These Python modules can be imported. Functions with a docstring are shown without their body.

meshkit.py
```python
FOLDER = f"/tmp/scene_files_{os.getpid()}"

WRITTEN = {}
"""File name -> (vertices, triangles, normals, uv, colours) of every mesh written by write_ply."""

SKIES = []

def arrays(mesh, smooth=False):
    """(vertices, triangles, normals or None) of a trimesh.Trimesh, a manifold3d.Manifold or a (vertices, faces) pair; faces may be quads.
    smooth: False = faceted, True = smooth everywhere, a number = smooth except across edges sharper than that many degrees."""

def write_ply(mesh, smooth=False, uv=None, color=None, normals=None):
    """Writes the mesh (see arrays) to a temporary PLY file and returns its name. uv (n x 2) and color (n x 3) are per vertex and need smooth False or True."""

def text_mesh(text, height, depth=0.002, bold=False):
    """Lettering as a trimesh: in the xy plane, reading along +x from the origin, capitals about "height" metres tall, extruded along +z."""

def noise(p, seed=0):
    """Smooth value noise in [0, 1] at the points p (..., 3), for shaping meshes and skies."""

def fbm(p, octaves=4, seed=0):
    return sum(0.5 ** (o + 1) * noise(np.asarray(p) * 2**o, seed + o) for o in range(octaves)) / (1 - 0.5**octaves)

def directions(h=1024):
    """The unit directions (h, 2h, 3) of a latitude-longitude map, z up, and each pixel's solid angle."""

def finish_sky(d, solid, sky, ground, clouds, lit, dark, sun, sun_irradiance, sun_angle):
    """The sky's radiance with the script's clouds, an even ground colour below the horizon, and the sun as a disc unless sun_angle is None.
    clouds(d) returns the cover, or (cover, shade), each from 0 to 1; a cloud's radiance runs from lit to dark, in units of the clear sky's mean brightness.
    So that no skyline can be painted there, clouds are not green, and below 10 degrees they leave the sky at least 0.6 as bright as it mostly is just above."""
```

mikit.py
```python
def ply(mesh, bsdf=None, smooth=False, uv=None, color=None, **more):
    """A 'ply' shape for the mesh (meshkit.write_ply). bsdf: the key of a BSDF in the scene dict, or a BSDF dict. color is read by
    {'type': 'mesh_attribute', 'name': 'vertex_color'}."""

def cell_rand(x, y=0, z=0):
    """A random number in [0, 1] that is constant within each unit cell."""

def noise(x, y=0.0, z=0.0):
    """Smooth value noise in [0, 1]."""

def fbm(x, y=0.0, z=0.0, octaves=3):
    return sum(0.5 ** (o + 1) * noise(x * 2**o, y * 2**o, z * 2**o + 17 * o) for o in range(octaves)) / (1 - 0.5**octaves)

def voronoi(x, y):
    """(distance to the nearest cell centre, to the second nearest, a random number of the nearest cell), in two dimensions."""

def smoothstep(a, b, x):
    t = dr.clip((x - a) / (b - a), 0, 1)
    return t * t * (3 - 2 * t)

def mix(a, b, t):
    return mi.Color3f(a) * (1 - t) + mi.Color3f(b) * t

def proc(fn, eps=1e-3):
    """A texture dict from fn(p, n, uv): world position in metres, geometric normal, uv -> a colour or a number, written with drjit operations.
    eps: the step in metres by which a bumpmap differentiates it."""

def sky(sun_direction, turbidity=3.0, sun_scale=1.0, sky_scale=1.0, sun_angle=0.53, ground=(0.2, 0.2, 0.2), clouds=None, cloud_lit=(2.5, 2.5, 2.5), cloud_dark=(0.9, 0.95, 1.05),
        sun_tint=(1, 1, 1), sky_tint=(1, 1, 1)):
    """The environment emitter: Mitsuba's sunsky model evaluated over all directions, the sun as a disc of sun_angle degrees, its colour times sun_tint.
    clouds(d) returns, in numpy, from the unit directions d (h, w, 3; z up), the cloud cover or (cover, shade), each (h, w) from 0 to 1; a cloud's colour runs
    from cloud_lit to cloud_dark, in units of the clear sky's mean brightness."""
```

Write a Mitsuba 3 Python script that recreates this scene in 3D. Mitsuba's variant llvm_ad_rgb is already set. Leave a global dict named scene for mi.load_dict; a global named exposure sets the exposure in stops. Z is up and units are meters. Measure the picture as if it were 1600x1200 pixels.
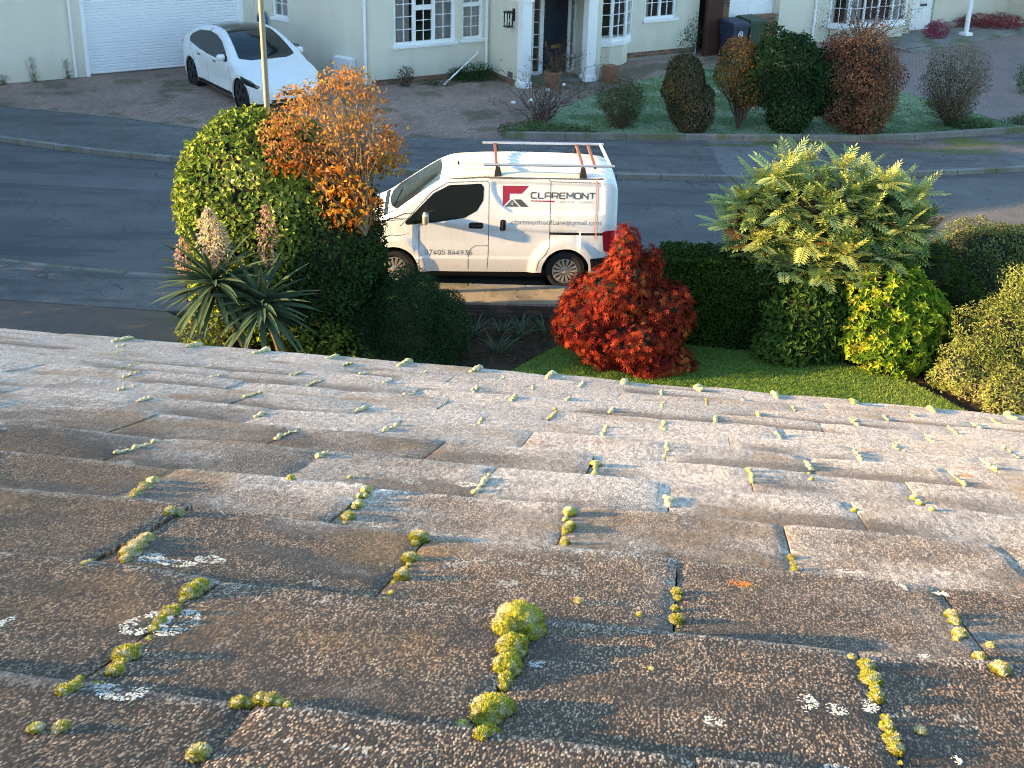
import math
import numpy as np
import trimesh
import manifold3d as m3
import drjit as dr
import mitsuba as mi
import mikit
import meshkit
from mikit import proc, noise, fbm, voronoi, cell_rand, smoothstep, mix
from shapely.geometry import Polygon, LineString, Point, box as sbox
from shapely.ops import unary_union

T = mi.ScalarTransform4f
scene, labels = {}, {}

# ------------------------------------------------------------------ camera, sky, exposure
exposure = 4.18
CAM = np.array([0.0, 0.0, 7.65])
PITCH, ROLL, FPX = 0.4362, 0.0278, 2100.0
_f = np.array([0, math.cos(PITCH), -math.sin(PITCH)])
_r0 = np.array([1.0, 0, 0]); _u0 = np.cross(_r0, _f)
_u = np.cross(_r0 * math.cos(ROLL) + _u0 * math.sin(ROLL), _f)
scene['camera'] = {'type': 'perspective', 'fov_axis': 'x', 'fov': math.degrees(2 * math.atan(800 / FPX)),
                   'near_clip': 0.05, 'far_clip': 2000.0,
                   'to_world': T().look_at(origin=CAM.tolist(), target=(CAM + _f).tolist(), up=_u.tolist())}
SUN = (-0.958, -0.178, 0.215)
scene['sky'] = mikit.sky(SUN, turbidity=2.2, sun_scale=1.0, sky_scale=1.36, sun_tint=(1.0, 1.0, 1.04), sky_tint=(0.97, 1.0, 1.04))

# ------------------------------------------------------------------ materials
def rgb(*c): return {'type': 'rgb', 'value': list(c)}

def mat(key, color, rough=0.6, spec=0.5, metallic=0.0, clearcoat=0.0, bump=None, bscale=0.002, eps=1e-3, raw=None, **kw):
    if callable(color): color = proc(color)
    elif isinstance(color, (tuple, list)): color = rgb(*color)
    b = raw or {'type': 'principled', 'base_color': color, 'roughness': rough, 'specular': spec, 'metallic': metallic, 'clearcoat': clearcoat, **kw}
    if bump is not None:
        b = {'type': 'bumpmap', 'bsdf': b, 'arbitrary': proc(bump, eps), 'scale': bscale}
    scene[key] = {'type': 'twosided', 'bsdf': b}
    return key

VC = {'type': 'mesh_attribute', 'name': 'vertex_color'}
scene['mat_leaf'] = {'type': 'principledthin', 'base_color': VC, 'roughness': 0.45, 'diff_trans': 0.35, 'eta': 1.45, 'spec_trans': 0.0}
scene['mat_leaf_thin'] = {'type': 'principledthin', 'base_color': VC, 'roughness': 0.5, 'diff_trans': 0.65, 'eta': 1.35, 'spec_trans': 0.0}
scene['mat_leaf_red'] = {'type': 'principledthin', 'base_color': VC, 'roughness': 0.42, 'diff_trans': 0.45, 'eta': 1.45, 'spec_trans': 0.0}
mat('mat_bark', VC, 0.85, 0.3)
mat('mat_moss', VC, 0.95, 0.1, sheen=0.6)

# roof frame: origin near the camera, ru along the eave (to the right), rv down the slope, rn out of the roof
YAW, SLOPE = 0.1384, 0.3774
RU = np.array([math.cos(YAW), -math.sin(YAW), 0.0])
_vh = np.array([math.sin(YAW), math.cos(YAW), 0.0])
RV = _vh * math.cos(SLOPE) + np.array([0, 0, -math.sin(SLOPE)])
RN = np.cross(RU, RV)
RO = np.array([0, 0.7101, CAM[2] - 0.5963])
GAUGE, TW = 0.3463, 0.295

def roof_uv(p):
    x, y, z = p.x - float(RO[0]), p.y - float(RO[1]), p.z - float(RO[2])
    return (x * float(RU[0]) + y * float(RU[1]), x * float(RV[0]) + y * float(RV[1]) + z * float(RV[2]))

def tile_col(p, n, uv):
    u, v = roof_uv(p)
    jit = 3.0 * fbm(u * 25, v * 12, 1.0, 2)
    d1, d2, w = voronoi(u * 640 + jit, v * 220 + jit)
    e1, e2, w2 = voronoi(u * 520 + 7, v * 180)
    big = fbm(u * 2.2 + 3, v * 3.1, 0.0, 4)
    med = fbm(u * 9 + 11, v * 12, 2.0, 3)
    fine = fbm(u * 40, v * 40, 5.0, 2)
    k = dr.floor(v / GAUGE) + 1
    fv = v / GAUGE - k + 1
    odd = k - 2 * dr.floor(k / 2)
    off = dr.select(odd > 0.5, 0.955 - 0.030 * k, 0.43 - 0.028 * k)
    tr = cell_rand(u / TW - off, k, 3.0)
    pale_w = smoothstep(0.50, 1.65, v + u * 0.42 + (tr - 0.5) * 0.5 + (big - 0.5) * 1.0 + (med - 0.5) * 0.8)  # mix weight: tiles turn paler down the slope
    grain = smoothstep(0.35, 1.0, w) * smoothstep(0.25 + 0.6 * w, 0.20, d1)
    dark = mix((0.034, 0.022, 0.015), (0.33, 0.215, 0.135), grain)
    dark = mix(dark, (0.55, 0.43, 0.31), smoothstep(0.82, 0.90, w2) * 0.7 * smoothstep(0.50, 0.25, e1))
    dark = mix(dark, (0.020, 0.016, 0.014), smoothstep(0.47, 0.72, med) * 0.65)
    dark = dark * (0.75 + 0.5 * tr) * (0.7 + 0.6 * fine)
    pale = mix((0.24, 0.20, 0.165), (0.82, 0.735, 0.65), grain * 0.7 + w2 * 0.3)
    w3 = voronoi(u * 170 + 3, v * 52 + jit)[2]
    pale = pale * (0.86 + 0.28 * tr) * (0.66 + 0.68 * w3)
    dark = dark * (0.80 + 0.4 * w3)
    dark_patch = smoothstep(0.52, 0.68, fbm(u * 3.2 + 31, k * 7.7 + fv * 0.8, 4.0, 3)) * smoothstep(0.85, 0.45, fv) * smoothstep(0.0, 0.12, fv)  # random dark brown patches, mainly on the upper half of each tile
    pale = mix(pale, mix((0.045, 0.032, 0.024), (0.17, 0.125, 0.095), w), dark_patch * 0.8)
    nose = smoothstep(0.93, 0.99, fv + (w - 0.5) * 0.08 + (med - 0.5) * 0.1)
    c = mix(dark, pale, dr.minimum(pale_w * (0.70 + 0.30 * w2) + nose * 0.34, 1.0))
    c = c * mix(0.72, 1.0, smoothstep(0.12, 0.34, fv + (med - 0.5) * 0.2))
    stain = smoothstep(0.60, 0.80, fbm(u * 5 + 50, v * 5 + 20, 0.0, 4) + (w - 0.5) * 0.16)
    c = mix(c, mix((0.10, 0.055, 0.02), (0.30, 0.17, 0.06), w2), stain * 0.55)
    speck = smoothstep(0.80, 0.90, fbm(u * 16 + 5, v * 16, 9.0, 4) + (w2 - 0.5) * 0.22)
    return mix(c, (0.50, 0.50, 0.46), speck * 0.5)

def tile_bump(p, n, uv):
    u, v = roof_uv(p)
    jit = 3.0 * fbm(u * 25, v * 12, 1.0, 2)
    d1, d2, w = voronoi(u * 640 + jit, v * 220 + jit)
    return (0.45 - d1) * (0.3 + 0.9 * w) + 1.2 * fbm(u * 60, v * 60, 0.0, 2)

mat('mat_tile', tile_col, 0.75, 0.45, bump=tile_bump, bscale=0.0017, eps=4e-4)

def asphalt_col(p, n, uv):
    big = fbm(p.x * 0.35, p.y * 0.9, 1.0, 4)
    med = fbm(p.x * 2.1, p.y * 3.0, 5.0, 3)
    w = voronoi(p.x * 70, p.y * 70)[2]
    c = mix((0.064, 0.062, 0.062), (0.110, 0.107, 0.103), big)
    c = c * (0.75 + 0.5 * w) * (0.8 + 0.4 * med)
    streak = smoothstep(0.60, 0.72, fbm(p.x * 0.5, p.y * 4.0, 9.0, 3))
    c = mix(c, (0.045, 0.046, 0.05), streak * 0.55)
    ex, ey = p.x + 0.10 * (med - 0.5), p.y + 0.35 * (p.x - 4.4) * 0.2
    patch = smoothstep(4.2, 4.25, ex) * smoothstep(6.6, 6.55, ex) * smoothstep(24.9, 24.95, ey)
    patch = dr.maximum(patch, smoothstep(-10.5, -10.4, p.x) * smoothstep(-6.6, -6.7, p.x) * smoothstep(24.2, 24.25, ey) * smoothstep(25.0, 24.95, ey) * 0.5)
    c = mix(c, mix((0.105, 0.105, 0.11), (0.14, 0.14, 0.14), w), patch * 0.8)
    d = dr.abs(fbm(p.x * 0.8 + 3, p.y * 0.8, 12.0, 4) - 0.5)
    c = mix(c, (0.03, 0.03, 0.032), smoothstep(0.006, 0.002, d) * smoothstep(0.45, 0.6, big) * 0.7)
    return c

def pave_col(p, n, uv):
    c = asphalt_col(p, n, uv) * 1.15
    near = smoothstep(23.0, 21.5, p.y) * smoothstep(-4.5, -2.5, p.x)
    patch = smoothstep(0.40, 0.62, fbm(p.x * 1.7 + 4, p.y * 2.4, 3.0, 4))
    c = mix(c, mix((0.25, 0.195, 0.125), (0.17, 0.145, 0.10), patch), near * 0.95)
    green = smoothstep(0.52, 0.66, fbm(p.x * 0.9, p.y * 2.6 + 3, 7.0, 4)) * smoothstep(28.6, 29.4, p.y) * smoothstep(2.0, 5.0, p.x)
    c = mix(c, (0.075, 0.095, 0.022), green * 0.85)
    dirt = smoothstep(0.55, 0.7, fbm(p.x * 6, p.y * 6, 2.0, 3))
    return mix(c, (0.07, 0.055, 0.04), dirt * 0.35)

def coarse_bump(p, n, uv):
    return fbm(p.x * 45, p.y * 45, p.z * 45, 2)

mat('mat_road', asphalt_col, 0.8, 0.35, bump=coarse_bump, bscale=0.004, eps=3e-3)
mat('mat_pavement', pave_col, 0.85, 0.3, bump=coarse_bump, bscale=0.004, eps=3e-3)

def paver_col(p, n, uv):
    ca, sa = math.cos(0.54 + 0.785), math.sin(0.54 + 0.785)
    a, b = (p.x * ca + p.y * sa) * 5.0, (-p.x * sa + p.y * ca) * 10.0
    row = dr.floor(b)
    a = a + 0.5 * (row - 2 * dr.floor(row / 2))
    fa, fb = a - dr.floor(a), b - row
    r = cell_rand(a, row)
    c = mix((0.19, 0.132, 0.108), (0.26, 0.175, 0.142), r)
    edge = dr.minimum(dr.minimum(fa, 1 - fa) * 2.0, dr.minimum(fb, 1 - fb))
    c = mix((0.11, 0.09, 0.07), c, smoothstep(0.02, 0.12, edge))
    big = fbm(p.x * 0.8, p.y * 0.8, 3.0, 4)
    c = c * (0.65 + 0.7 * big)
    c = mix(c, (0.06, 0.065, 0.03), smoothstep(0.58, 0.72, fbm(p.x * 1.3 + 9, p.y * 1.3, 8.0, 4)) * 0.6)
    grey = smoothstep(8.5, 10.0, p.x)
    return mix(c, (0.17, 0.14, 0.135), grey * 0.6)

mat('mat_paver', paver_col, 0.85, 0.3, bump=coarse_bump, bscale=0.004, eps=3e-3)

def soil_col(p, n, uv):
    a, w = fbm(p.x * 5, p.y * 5, p.z * 5, 4), voronoi(p.x * 22, p.y * 22)[2]
    return mix((0.018, 0.013, 0.009), (0.075, 0.055, 0.037), a * 0.7 + 0.3 * w)

def soil_bump(p, n, uv):
    return fbm(p.x * 14, p.y * 14, p.z * 14, 4)

mat('mat_soil', soil_col, 0.95, 0.1, bump=soil_bump, bscale=0.05, eps=5e-3)

def drive_col(p, n, uv):
    a, b = fbm(p.x * 1.2, p.y * 1.8, 2.0, 4), fbm(p.x * 8, p.y * 8, 1.0, 3)
    c = mix((0.075, 0.066, 0.062), (0.15, 0.115, 0.085), a * 0.6 + b * 0.4)
    return mix(c, (0.085, 0.10, 0.02), smoothstep(0.45, 0.62, fbm(p.x * 1.4 + 5, p.y * 1.8, 6.0, 4)) * smoothstep(-5.6, -4.3, p.x))

mat('mat_drive', drive_col, 0.9, 0.25, bump=coarse_bump, bscale=0.004, eps=3e-3)

def lawn_col(p, n, uv):
    a, b = fbm(p.x * 1.5, p.y * 1.5, 0.0, 4), fbm(p.x * 14, p.y * 14, 3.0, 3)
    c = mix((0.07, 0.125, 0.03), (0.13, 0.19, 0.05), a * 0.6 + b * 0.4)
    far = smoothstep(26.0, 29.0, p.y)
    return mix(c, mix((0.20, 0.26, 0.17), (0.075, 0.115, 0.055), smoothstep(0.35, 0.65, a)), far * 0.9)

mat('mat_lawn', lawn_col, 0.95, 0.1, bump=soil_bump, bscale=0.03, eps=5e-3)

def render_col(p, n, uv):
    a = fbm(p.x * 0.9, p.y * 0.9, p.z * 0.5, 4)
    s = fbm(p.x * 5.0, p.y * 5.0, p.z * 0.6, 3)
    c = mix((0.62, 0.585, 0.485), (0.70, 0.665, 0.565), a)
    c = c * (0.93 + 0.10 * s)
    low = smoothstep(0.75, 0.05, p.z + (s - 0.5) * 0.5)
    return mix(c, (0.40, 0.385, 0.30), low * 0.35)

def fine_bump(p, n, uv):
    return fbm(p.x * 60, p.y * 60, p.z * 60, 2)

mat('mat_render', render_col, 0.9, 0.2, bump=fine_bump, bscale=0.002, eps=2e-3)

def paint_col(p, n, uv):
    s = fbm(p.x * 3.0, p.y * 3.0, p.z * 0.9, 4)
    st = fbm(p.x * 24.0, p.y * 24.0, p.z * 1.2, 3)
    low = smoothstep(0.75, 0.1, p.z + (s - 0.5) * 0.5)
    c = mix((0.78, 0.785, 0.79), (0.68, 0.665, 0.63), smoothstep(0.45, 0.75, s) * 0.5 + smoothstep(0.55, 0.75, st) * 0.4)
    c = mix(c, (0.46, 0.42, 0.36), low * 0.35)
    roof = smoothstep(1.66, 1.72, p.z)
    return mix(c, (0.56, 0.50, 0.33), roof * smoothstep(0.38, 0.66, fbm(p.x * 1.5, p.y * 9, 0.0, 4)) * 0.85)

mat('mat_van_paint', paint_col, 0.32, 0.5, clearcoat=0.5)
mat('mat_car_paint', (0.66, 0.67, 0.68), 0.3, 0.5, clearcoat=0.6)

def concrete_col(p, n, uv):
    a = fbm(p.x * 3, p.y * 3, p.z * 3, 4)
    w = voronoi(p.x * 60, p.y * 60)[2]
    c = mix((0.09, 0.088, 0.082), (0.25, 0.24, 0.22), a * 0.75 + w * 0.25)
    return mix(c, (0.10, 0.11, 0.04), smoothstep(0.56, 0.72, fbm(p.x * 2 + 8, p.y * 2, 1.0, 3)) * 0.7)

mat('mat_kerb', concrete_col, 0.9, 0.2, bump=coarse_bump, bscale=0.004, eps=3e-3)

def brick_fn(lo, hi):
    def fn(p, n, uv):
        a = fbm(p.x * 18, p.y * 18, p.z * 18, 3)
        return mix(lo, hi, a)
    return fn

BRICKS = [mat('mat_brick_red', brick_fn((0.17, 0.075, 0.045), (0.29, 0.14, 0.085)), 0.9, 0.2),
          mat('mat_brick_brown', (0.19, 0.115, 0.075), 0.9, 0.2),
          mat('mat_brick_dark', (0.115, 0.075, 0.06), 0.9, 0.2)]
mat('mat_mortar', (0.24, 0.215, 0.185), 0.95, 0.1)
mat('mat_white', (0.78, 0.79, 0.80), 0.35, 0.5)
mat('mat_white_matt', (0.74, 0.74, 0.73), 0.6, 0.4)
mat('mat_slat', (0.76, 0.775, 0.80), 0.4, 0.5)
mat('mat_black', (0.012, 0.012, 0.013), 0.4, 0.5)
mat('mat_rubber', (0.022, 0.021, 0.021), 0.8, 0.3)
mat('mat_gap', (0.10, 0.10, 0.10), 0.8, 0.2)
mat('mat_car_glass', (0.012, 0.018, 0.020), 0.07, 0.5)
mat('mat_silver', (0.62, 0.61, 0.58), 0.32, 0.5, metallic=0.75)
mat('mat_rim_dark', (0.03, 0.032, 0.036), 0.4, 0.5, metallic=0.4)
mat('mat_aluminium', (0.52, 0.53, 0.52), 0.38, 0.5, metallic=0.7)
mat('mat_rust_red', (0.22, 0.085, 0.065), 0.7, 0.3)
mat('mat_strap', (0.78, 0.30, 0.16), 0.7, 0.3)
mat('mat_tail_red', (0.38, 0.01, 0.02), 0.15, 0.6, clearcoat=1.0)
mat('mat_letter', (0.075, 0.078, 0.085), 0.5, 0.4)
mat('mat_letter_grey', (0.30, 0.31, 0.33), 0.5, 0.4)
mat('mat_crimson', (0.30, 0.022, 0.055), 0.5, 0.4)
mat('mat_navy', (0.012, 0.017, 0.03), 0.35, 0.5)
mat('mat_brass', (0.55, 0.38, 0.12), 0.3, 0.5, metallic=0.9)
mat('mat_bin_navy', (0.022, 0.032, 0.062), 0.55, 0.4)
mat('mat_bin_green', (0.03, 0.055, 0.035), 0.55, 0.4)
mat('mat_wood_dark', brick_fn((0.045, 0.018, 0.014), (0.085, 0.036, 0.028)), 0.8, 0.25)
mat('mat_terracotta', (0.22, 0.105, 0.07), 0.8, 0.3)
mat('mat_lamp_post', (0.27, 0.25, 0.19), 0.55, 0.4, metallic=0.2)
mat('mat_curtain', (0.30, 0.29, 0.27), 0.9, 0.1)
mat('mat_room', (0.10, 0.09, 0.085), 0.9, 0.1)
mat('mat_blue', (0.04, 0.11, 0.20), 0.5, 0.4)
mat('mat_roof_far', (0.10, 0.065, 0.05), 0.85, 0.2)
mat('mat_lichen', (0.47, 0.485, 0.46), 0.95, 0.05)
mat('mat_lichen_orange', (0.40, 0.17, 0.05), 0.95, 0.05)
mat('mat_seat', (0.55, 0.55, 0.56), 0.7, 0.3)
scene['mat_pane'] = {'type': 'thindielectric', 'int_ior': 1.5}

# ------------------------------------------------------------------ helpers
_count = {}
def numbered(base):
    n = _count.get(base, -1) + 1
    _count[base] = n
    return base if n == 0 else '%s_%03d' % (base, n)

def tag(key, label=None, cat=None, group=None, kind=None):
    d = labels.setdefault(key, {})
    for k, v in (('label', label), ('category', cat), ('group', group), ('kind', kind)):
        if v: d[k] = v
    return key

def thing(name, label, cat, group=None, kind=None):
    return tag(numbered(name), label, cat, group, kind)

def put(key, mesh, bsdf, smooth=False, color=None, **kw):
    scene[key] = mikit.ply(mesh, bsdf, smooth=smooth, color=color, **kw)
    return key

def part(parent, name, mesh, bsdf, smooth=False, color=None, label=None, kind=None, **kw):
    key = numbered(parent + '__' + name)
    put(key, mesh, bsdf, smooth, color, **kw)
    if label or kind: tag(key, label, None, None, kind)
    return key

def part_copy(parent, name, shape, to_world):
    key = numbered(parent + '__' + name)
    scene[key] = {**shape, 'to_world': to_world}
    return key

def single(name, mesh, bsdf, label, cat, smooth=False, color=None, group=None, kind=None, **kw):
    key = thing(name, label, cat, group, kind)
    return put(key, mesh, bsdf, smooth, color, **kw)

def structure(name, mesh, bsdf, label=None, smooth=False):
    return single(name, mesh, bsdf, label, None, smooth, kind='structure')

class MB:
    def __init__(self): self.v, self.f, self.c, self.n = [], [], [], 0
    def add(self, v, f, col=None):
        v, f = np.asarray(v, float), np.asarray(f, int)
        if f.shape[1] == 4: f = np.vstack([f[:, [0, 1, 2]], f[:, [0, 2, 3]]])
        self.v.append(v); self.f.append(f + self.n); self.n += len(v)
        if col is not None: self.c.append(np.broadcast_to(np.asarray(col, float), (len(v), 3)))
        return self
    def mesh(self): return np.vstack(self.v), np.vstack(self.f)
    def col(self): return np.vstack(self.c)
    def box(self, x0, x1, y0, y1, z0, z1, fr=None, col=None):
        v = np.array([[x, y, z] for x in (x0, x1) for y in (y0, y1) for z in (z0, z1)], float)
        f = [[0, 1, 3, 2], [4, 6, 7, 5], [0, 4, 5, 1], [2, 3, 7, 6], [0, 2, 6, 4], [1, 5, 7, 3]]
        return self.add(fr(v) if fr else v, f, col)
    def tube(self, pts, rad, sides=6, col=None, cap=True):
        p = np.asarray(pts, float); r = np.broadcast_to(rad, (len(p),)).astype(float)
        t = np.gradient(p, axis=0); t /= np.linalg.norm(t, axis=1, keepdims=True) + 1e-12
        a = np.cross(t, np.where(np.abs(t[:, 2:]) < 0.9, [0, 0, 1.0], [1.0, 0, 0])); a /= np.linalg.norm(a, axis=1, keepdims=True) + 1e-12
        b, g = np.cross(t, a), np.arange(sides) * 2 * np.pi / sides
        v = p[:, None] + r[:, None, None] * (np.cos(g)[None, :, None] * a[:, None] + np.sin(g)[None, :, None] * b[:, None])
        i, j = np.meshgrid(np.arange(len(p) - 1), np.arange(sides), indexing='ij')
        q = np.stack([i * sides + j, i * sides + (j + 1) % sides, (i + 1) * sides + (j + 1) % sides, (i + 1) * sides + j], -1).reshape(-1, 4)
        v = v.reshape(-1, 3)
        f = np.vstack([q[:, [0, 1, 2]], q[:, [0, 2, 3]]])
        if cap:
            n = len(v); v = np.vstack([v, p[0], p[-1]]); k = np.arange(sides); o = (len(p) - 1) * sides
            f = np.vstack([f, np.stack([(k + 1) % sides, k, k * 0 + n], 1), np.stack([o + k, o + (k + 1) % sides, k * 0 + n + 1], 1)])
        return self.add(v, f, col)

def frame(o, u, m):
    o, u, m = np.asarray(o, float), np.asarray(u, float), np.asarray(m, float)
    return lambda p: o + np.asarray(p)[..., 0:1] * u + np.asarray(p)[..., 1:2] * m + np.asarray(p)[..., 2:3] * np.array([0, 0, 1.0])

def unit(v): return v / np.maximum(np.linalg.norm(v, axis=-1, keepdims=True), 1e-9)

def poly_sheet(pts, z, holes=None, thick=None):
    """A level sheet, or a slab down to z - thick."""
    p = Polygon(pts, holes)
    if thick:
        m = trimesh.creation.extrude_polygon(p, thick, engine='earcut'); m.apply_translation([0, 0, z - thick])
        return m
    v, f = trimesh.creation.triangulate_polygon(p, engine='earcut')
    return np.column_stack([v, np.full(len(v), z)]), f

def rounded_box(sx, sy, sz, r, seg=6):
    s = m3.Manifold.sphere(r, seg * 2)
    return m3.Manifold.batch_hull([s.translate([x * (sx / 2 - r), y * (sy / 2 - r), z * (sz / 2 - r)]) for x in (-1, 1) for y in (-1, 1) for z in (-1, 1)])

def mverts(m):
    q = m.to_mesh(); return np.array(q.vert_properties[:, :3], float), np.array(q.tri_verts)

# ------------------------------------------------------------------ ground, roads
NEAR_KERB = [(-40, 40), (-30, 32), (-20, 26.2), (-14, 22.7), (-11, 21.4), (-8.46, 20.74), (-6.88, 20.38), (-5.49, 20.2), (-3.2, 20.17), (-1.17, 20.17), (.8, 20.17), (3, 20.17), (6, 20.5), (10, 21.5), (16, 23.8), (30, 31)]
FAR_KERB = [(-40, 50), (-30, 41), (-20, 33.6), (-14.5, 29.9), (-11.1, 28.17), (-9.5, 27.6), (-8.47, 27.3), (-6.84, 26.93), (-5.0, 26.65), (-3.23, 26.52), (-.7, 26.55), (1.84, 26.66), (4.45, 26.72), (6.46, 26.98), (10.78, 28.04), (16, 30.3), (30, 37.5)]
FAR_BACK = [(-40, 53), (-30, 44), (-20, 36), (-12.06, 30.84), (-9.18, 30.13), (-7.27, 29.41), (-5, 29.2), (-2.41, 29.11), (-.29, 29.23), (4.13, 29.54), (8.21, 29.87), (11.79, 31.06), (18, 34), (30, 40)]
NEAR_BACK = [(-40, 37), (-30, 29), (-20, 23.8), (-14, 20.6), (-7.83, 18.95), (-6.5, 18.8), (-5.2, 18.66), (-4.0, 18.9), (-2.6, 19.2), (-1.0, 19.25), (4, 19.25), (8, 19.5), (16, 22), (30, 29)]

structure('ground', poly_sheet([(-400, -400), (400, -400), (400, 400), (-400, 400)], -0.16), 'mat_soil', 'brown earth of the gardens')
structure('road', poly_sheet([(x, y - 0.02) for x, y in NEAR_KERB] + [(x, y + 0.02) for x, y in FAR_KERB[::-1]], -0.10), 'mat_road', 'grey tarmac road curving past the houses')
structure('pavement', poly_sheet([(x, y) for x, y in NEAR_BACK] + [(x, y - 0.12) for x, y in NEAR_KERB[::-1]], 0.0, thick=0.14), 'mat_pavement', 'near pavement beside the parked van')
structure('pavement', poly_sheet([(x, y + 0.12) for x, y in FAR_KERB] + FAR_BACK[::-1], 0.0, thick=0.14), 'mat_pavement', 'far pavement in front of the cream houses')
structure('front_paving', poly_sheet(FAR_BACK + [(60, 60), (60, 80), (-60, 80), (-60, 60)], 0.004, thick=0.15), 'mat_paver', 'brick block paving of the front drives')
structure('driveway', poly_sheet([(-14, 8), (-3.0, 8), (-3.2, 16.6), (-4.4, 17.9), (-5.2, 18.66), (-6.5, 18.8), (-7.83, 18.95), (-14, 20.6)], -0.012, thick=0.14), 'mat_drive', 'brown mossy driveway below the roof')
LAWN = [(-2.2, 5.5), (-1.6, 15.0), (-.1, 16.95), (.7, 18.05), (2.0, 18.25), (3.6, 17.95), (4.6, 17.75), (5.6, 17.0), (6.4, 15.6), (8.5, 14), (9, 5.5)]
structure('lawn', poly_sheet(LAWN, -0.10, thick=0.055), 'mat_lawn', 'green lawn below the eave')
FAR_LAWN = [(-.35, 29.33), (0.6, 31.3), (1.4, 33.0), (3.2, 35.6), (4.6, 37.2), (6.5, 37.6), (9.0, 36.6), (10.6, 34.0), (12.0, 31.4), (11.6, 31.08), (8.21, 29.99), (4.13, 29.66), (.2, 29.36)]
structure('lawn', poly_sheet(FAR_LAWN, 0.012, thick=0.1), 'mat_lawn', 'pale front lawn of the far house')

def resample(pts, step):
    ls = LineString(pts); n = max(2, int(ls.length / step) + 1)
    return np.array([ls.interpolate(d).coords[0] for d in np.linspace(0, ls.length, n)])

def stones(parent, pts, step, w, h, z, inward, x0, x1, bs=('mat_kerb',), gap=0.008, seed=0):
    rg = np.random.default_rng(seed)
    p = resample(pts, step)
    for a, b in zip(p[:-1], p[1:]):
        if max(a[0], b[0]) < x0 or min(a[0], b[0]) > x1: continue
        d = unit(b - a); nrm = np.array([-d[1], d[0]]) * inward
        fr = frame([a[0], a[1], 0], [d[0], d[1], 0], [nrm[0], nrm[1], 0])
        L = np.linalg.norm(b - a)
        v, f = mverts(rounded_box(L - gap, w, h, 0.012, 3))
        v = v + [L / 2, w / 2, z - h / 2 + rg.uniform(-.004, .004)]
        part(parent, 'stone', (fr(v), f), bs[rg.integers(len(bs))])

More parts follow.
